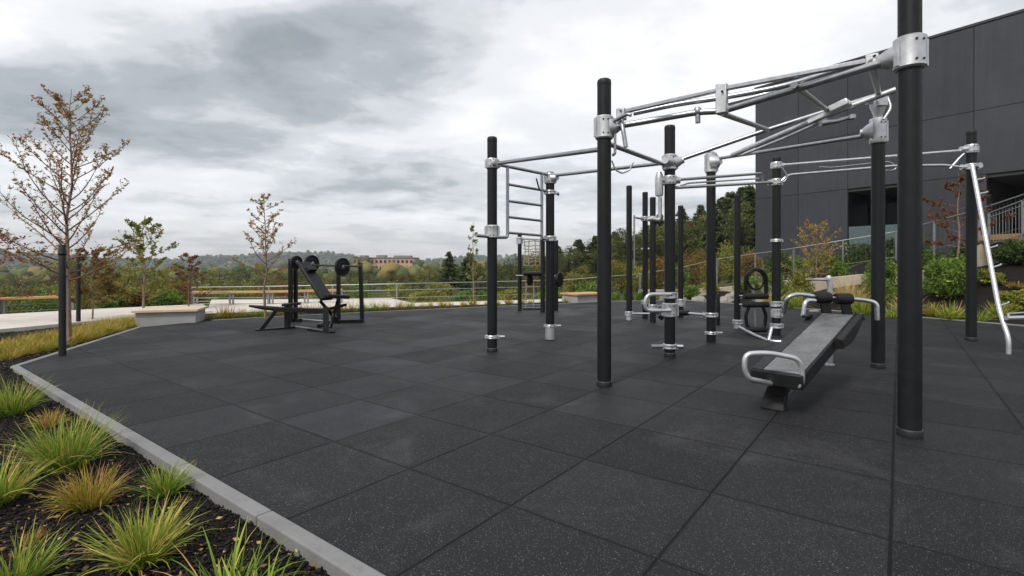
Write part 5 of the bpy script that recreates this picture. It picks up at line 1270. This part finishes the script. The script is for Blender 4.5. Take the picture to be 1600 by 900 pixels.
for i, (px, d, yt, hw, lm, n, lab) in enumerate((
    (165, 17, 402, 24, 'leaf_orange', 2200, 'orange-brown bush beyond the path right of the black stakes'), (198, 18.5, 412, 22, 'leaf_olive', 1800, 'olive bush beyond the path left of the olive young tree'),
    (250, 17.5, 424, 26, 'leaf_olive', 2400, 'loose olive-green bush directly above the grey concrete bench'), (280, 18.5, 430, 22, 'leaf_orange', 1800, 'orange bush above the right end of the grey concrete bench'),
    (136, 19, 430, 22, 'leaf_olive', 1800, 'green bush beyond the path between the two black stakes'), (212, 16.5, 446, 28, 'leaf_orange', 2200, 'low rusty bush at the far side of the path'), (262, 16.6, 450, 30, 'leaf_shrub', 2200, 'low green bush at the far side of the path above the bench seat'),
    (60, 18, 446, 34, 'leaf_shrub', 2600, 'green bush beyond the orange handrail left of the stakes'), (8, 19, 440, 34, 'leaf_olive', 2600, 'olive bush beyond the orange handrail at the left edge'), (100, 20, 440, 26, 'leaf_lime', 2000, 'yellow-green bush beyond the handrail behind the thick stake'),
    (175, 15.9, 462, 24, 'leaf_shrub', 1600, 'low green plant at the far edge of the path'), (310, 22, 446, 24, 'leaf_lime', 1800, 'lime bush beyond the railing left of the second young tree'),
    (360, 24, 448, 34, 'leaf_shrub', 2400, 'low green bush beyond the railing left of the weight bench'), (440, 26, 436, 34, 'leaf_orange', 2400, 'rust-coloured bush beyond the railing behind the weight bench'),
    (395, 28, 436, 30, 'leaf_lime', 2200, 'yellow-green bush beyond the railing by the second young tree'), (500, 26, 444, 34, 'leaf_olive', 2400, 'olive bush beyond the railing seen through the weight bench'), (560, 27, 440, 34, 'leaf_shrub', 2400, 'green bush beyond the railing right of the weight bench'),
    (625, 27, 440, 32, 'leaf_lime', 2200, 'yellow-green bush beyond the railing under the brick-red building'), (690, 26, 442, 30, 'leaf_olive', 2200, 'olive bush beyond the railing left of the left bay of the rig'),
    (672, 21.5, 454, 36, 'leaf_lime', 3400, 'clipped lime-green hedge length behind the railing left of the rig'), (735, 21.5, 453, 36, 'leaf_shrub', 3400, 'clipped green hedge length behind the railing at the left bay of the rig'),
    (800, 21.5, 452, 34, 'leaf_lime', 3000, 'lime-green hedge length behind the railing at the far rack'), (862, 21.8, 448, 34, 'leaf_shrub', 3000, 'green hedge length behind the railing right of the far rack'),
    (840, 27, 420, 30, 'leaf_orange', 2200, 'rusty bush rising behind the far rack'), (900, 25, 424, 28, 'leaf_wood_yellow', 2200, 'yellow-green bush beyond the railing left of the front slim post'),
    (920, 22, 440, 26, 'leaf_shrub', 2200, 'green bush behind the small pale bench'), (970, 24, 408, 26, 'leaf_wood_yellow', 2400, 'yellowish bush beyond the railing right of the front slim post'), (1000, 25, 416, 24, 'leaf_olive', 2200, 'olive bush beyond the railing among the slim back posts'),
    (1030, 26, 400, 26, 'leaf_orange', 2400, 'orange-tinted bush beyond the railing behind the middle post'), (1085, 25, 388, 28, 'leaf_orange', 2600, 'rusty tall bush beyond the railing left of the silver-capped back post'), (1060, 23, 412, 22, 'leaf_shrub', 2000, 'green bush beyond the railing behind the fourth slim back post'),
    (1140, 25.5, 372, 28, 'leaf_olive', 2600, 'tall olive bush beyond the ramp railing left of the building corner'), (1170, 24, 392, 24, 'leaf_orange', 2200, 'orange bush beyond the ramp railing by the building corner'), (1120, 23, 405, 26, 'leaf_wood_yellow', 2200, 'yellow-green bush right behind the ramp railing'),
    (1215, 23.5, 388, 28, 'leaf_dark', 2600, 'dark bush behind the ramp railing at the building wall'), (1285, 22.5, 388, 26, 'leaf_olive', 2200, 'olive bush behind the ramp railing under the charcoal wall'), (1245, 23, 398, 22, 'leaf_shrub', 2000, 'green bush behind the ramp railing right of the ring post'))):
    shrub(px, d, yt, hw, lm, lab, n, .11 if d > 20 else .085, i*13)
# sapling clump in the terrace opening
def rtuft(px, d, ytop, hw, m, label, n=260, wid=.011, spread=1.1, tipb=0.):
    x = (px-CX)/F*d; g = tz1(x, d)+.03; me = tuft_mesh(hw*d/F, max(.2, (zat(ytop, d)-g)*1.15), n, int(px), wid, spread, tipb=tipb); me.materials.append(MATS[m])
    o = bpy.data.objects.new('grass_tuft', me); COL.objects.link(o); o.location = (x, d, g); tag(o, label, 'ornamental grass')
rtuft(1325, 14.3, 432, 34, 'grass_tan', 'feathery tan grass clump above the rollers of the sit-up bench', 520)
rtuft(1205, 15.2, 445, 22, 'grass_tan', 'tan grass clump beside the ring-topped machine', 300)
rtuft(1485, 11.5, 470, 26, 'grass_green', 'striped green and yellow grass tuft at the kerb below the large round shrub', 200, wid=.016, tipb=.12)
rtuft(1528, 11.1, 478, 20, 'grass_green', 'small grass tuft at the kerb just left of the leaning pole', 140, wid=.014, tipb=.1)
rtuft(1395, 11.9, 468, 16, 'grass_green', 'small grass tuft at the kerb left of the thickest post', 150, wid=.012)
rtuft(1588, 12.4, 440, 30, 'grass_gold', 'tall gold-green grass clump at the right edge behind the leaning pole', 320, tipb=.0)
rtuft(1560, 11.4, 470, 22, 'grass_green', 'green grass tuft at the kerb right behind the leaning pole', 200, wid=.014, tipb=.1)
rtuft(1540, 13.4, 425, 20, 'grass_gold', 'gold grass clump above the foot of the far right post', 220)
rtuft(1455, 12.3, 470, 18, 'grass_gold', 'yellowish grass tuft at the left foot of the large round shrub', 180)
rtuft(1350, 12.9, 460, 20, 'grass_green', 'green grass tuft between the bench rollers and the right rig post', 200, wid=.013)
rtuft(1570, 12.3, 462, 26, 'grass_gold', 'gold grass clump behind the leaning pole', 260, tipb=.1)
rtuft(1420, 12.6, 455, 22, 'grass_tan', 'tan grass clump hidden partly by the thickest post', 260)
rtuft(1345, 13.2, 446, 20, 'grass_gold', 'golden grass clump left of the right rig post', 260)
rtuft(1240, 14.6, 452, 24, 'grass_green', 'green grass clump above the left handle of the sit-up bench', 260)
rtuft(1470, 14, 412, 24, 'grass_tan', 'tan grass above the large round shrub', 220)
# boulders
def boulder(px, d, s_, label, seed):
    x = (px-CX)/F*d; g = tz1(x, d); bpyv = []
    iv2, if2 = ico(); me = bpy.data.meshes.new('boulder'); me.from_pydata([tuple(v) for v in iv2], [], [tuple(map(int, f)) for f in if2]); me.update()
    import bmesh
    bm_ = bmesh.new(); bm_.from_mesh(me); bmesh.ops.subdivide_edges(bm_, edges=bm_.edges[:], cuts=3, use_grid_fill=True)
    for v in bm_.verts:
        v.co.normalize(); n = mnoise.noise(v.co*1.4+Vector((seed, 0, 0)))*.35+mnoise.noise(v.co*4+Vector((seed, 3, 0)))*.10
        v.co *= (1+n); v.co = Vector((v.co.x*s_, v.co.y*s_*.8, max(-.3, v.co.z)*s_*.62))
    bm_.to_mesh(me); bm_.free(); me.materials.append(MATS['stone']); me.shade_smooth(); me.set_sharp_from_angle(angle=R(28))
    o = bpy.data.objects.new('boulder', me); COL.objects.link(o); o.location = (x, d, g+s_*.15); o.rotation_euler = (0, 0, seed); tag(o, label, 'boulder')
for i, (px, d, s_, lab) in enumerate(((1271, 13.6, .22, 'pale boulder behind the left roller of the sit-up bench'), (1312, 13.0, .20, 'grey boulder behind the right roller of the sit-up bench'), (1092, 17.6, .28, 'flat grey boulder just left of the silver-capped middle back post'),
     (1130, 17.2, .26, 'grey boulder just right of the silver-capped middle back post'), (1145, 17.6, .34, 'dark boulder beside the slim post of the ring-topped machine'), (1070, 18.2, .2, 'small boulder at the far kerb by the fourth slim back post'), (1345, 12.8, .2, 'pale flat rock at the kerb left of the right rig post'), (1190, 16.4, .24, 'tan boulder behind the ring-topped machine'))):
    boulder(px, d, s_, lab, i*1.7+.3)

# ------------------------------------------------------------------ haze over the valley
mb = MB(); mb.box((0, 950, 15), (4400, 1960, 110))
me_o = mb.build('haze', 'joint', None, smooth=False)
hm = bpy.data.materials.new('haze'); hm.use_nodes = True; nt = hm.node_tree; nt.nodes.clear()
ov = N(nt, 'ShaderNodeOutputMaterial'); pv = N(nt, 'ShaderNodeVolumePrincipled'); pv.inputs['Density'].default_value = .0003; pv.inputs['Color'].default_value = (.80, .86, .95, 1); pv.inputs['Anisotropy'].default_value = .2
L(nt, pv.outputs[0], ov.inputs['Volume']); me_o.data.materials.clear(); me_o.data.materials.append(hm); tag(me_o, kind='stuff')
me_o['label'] = 'pale haze over the far wooded valley'; me_o['category'] = 'haze'
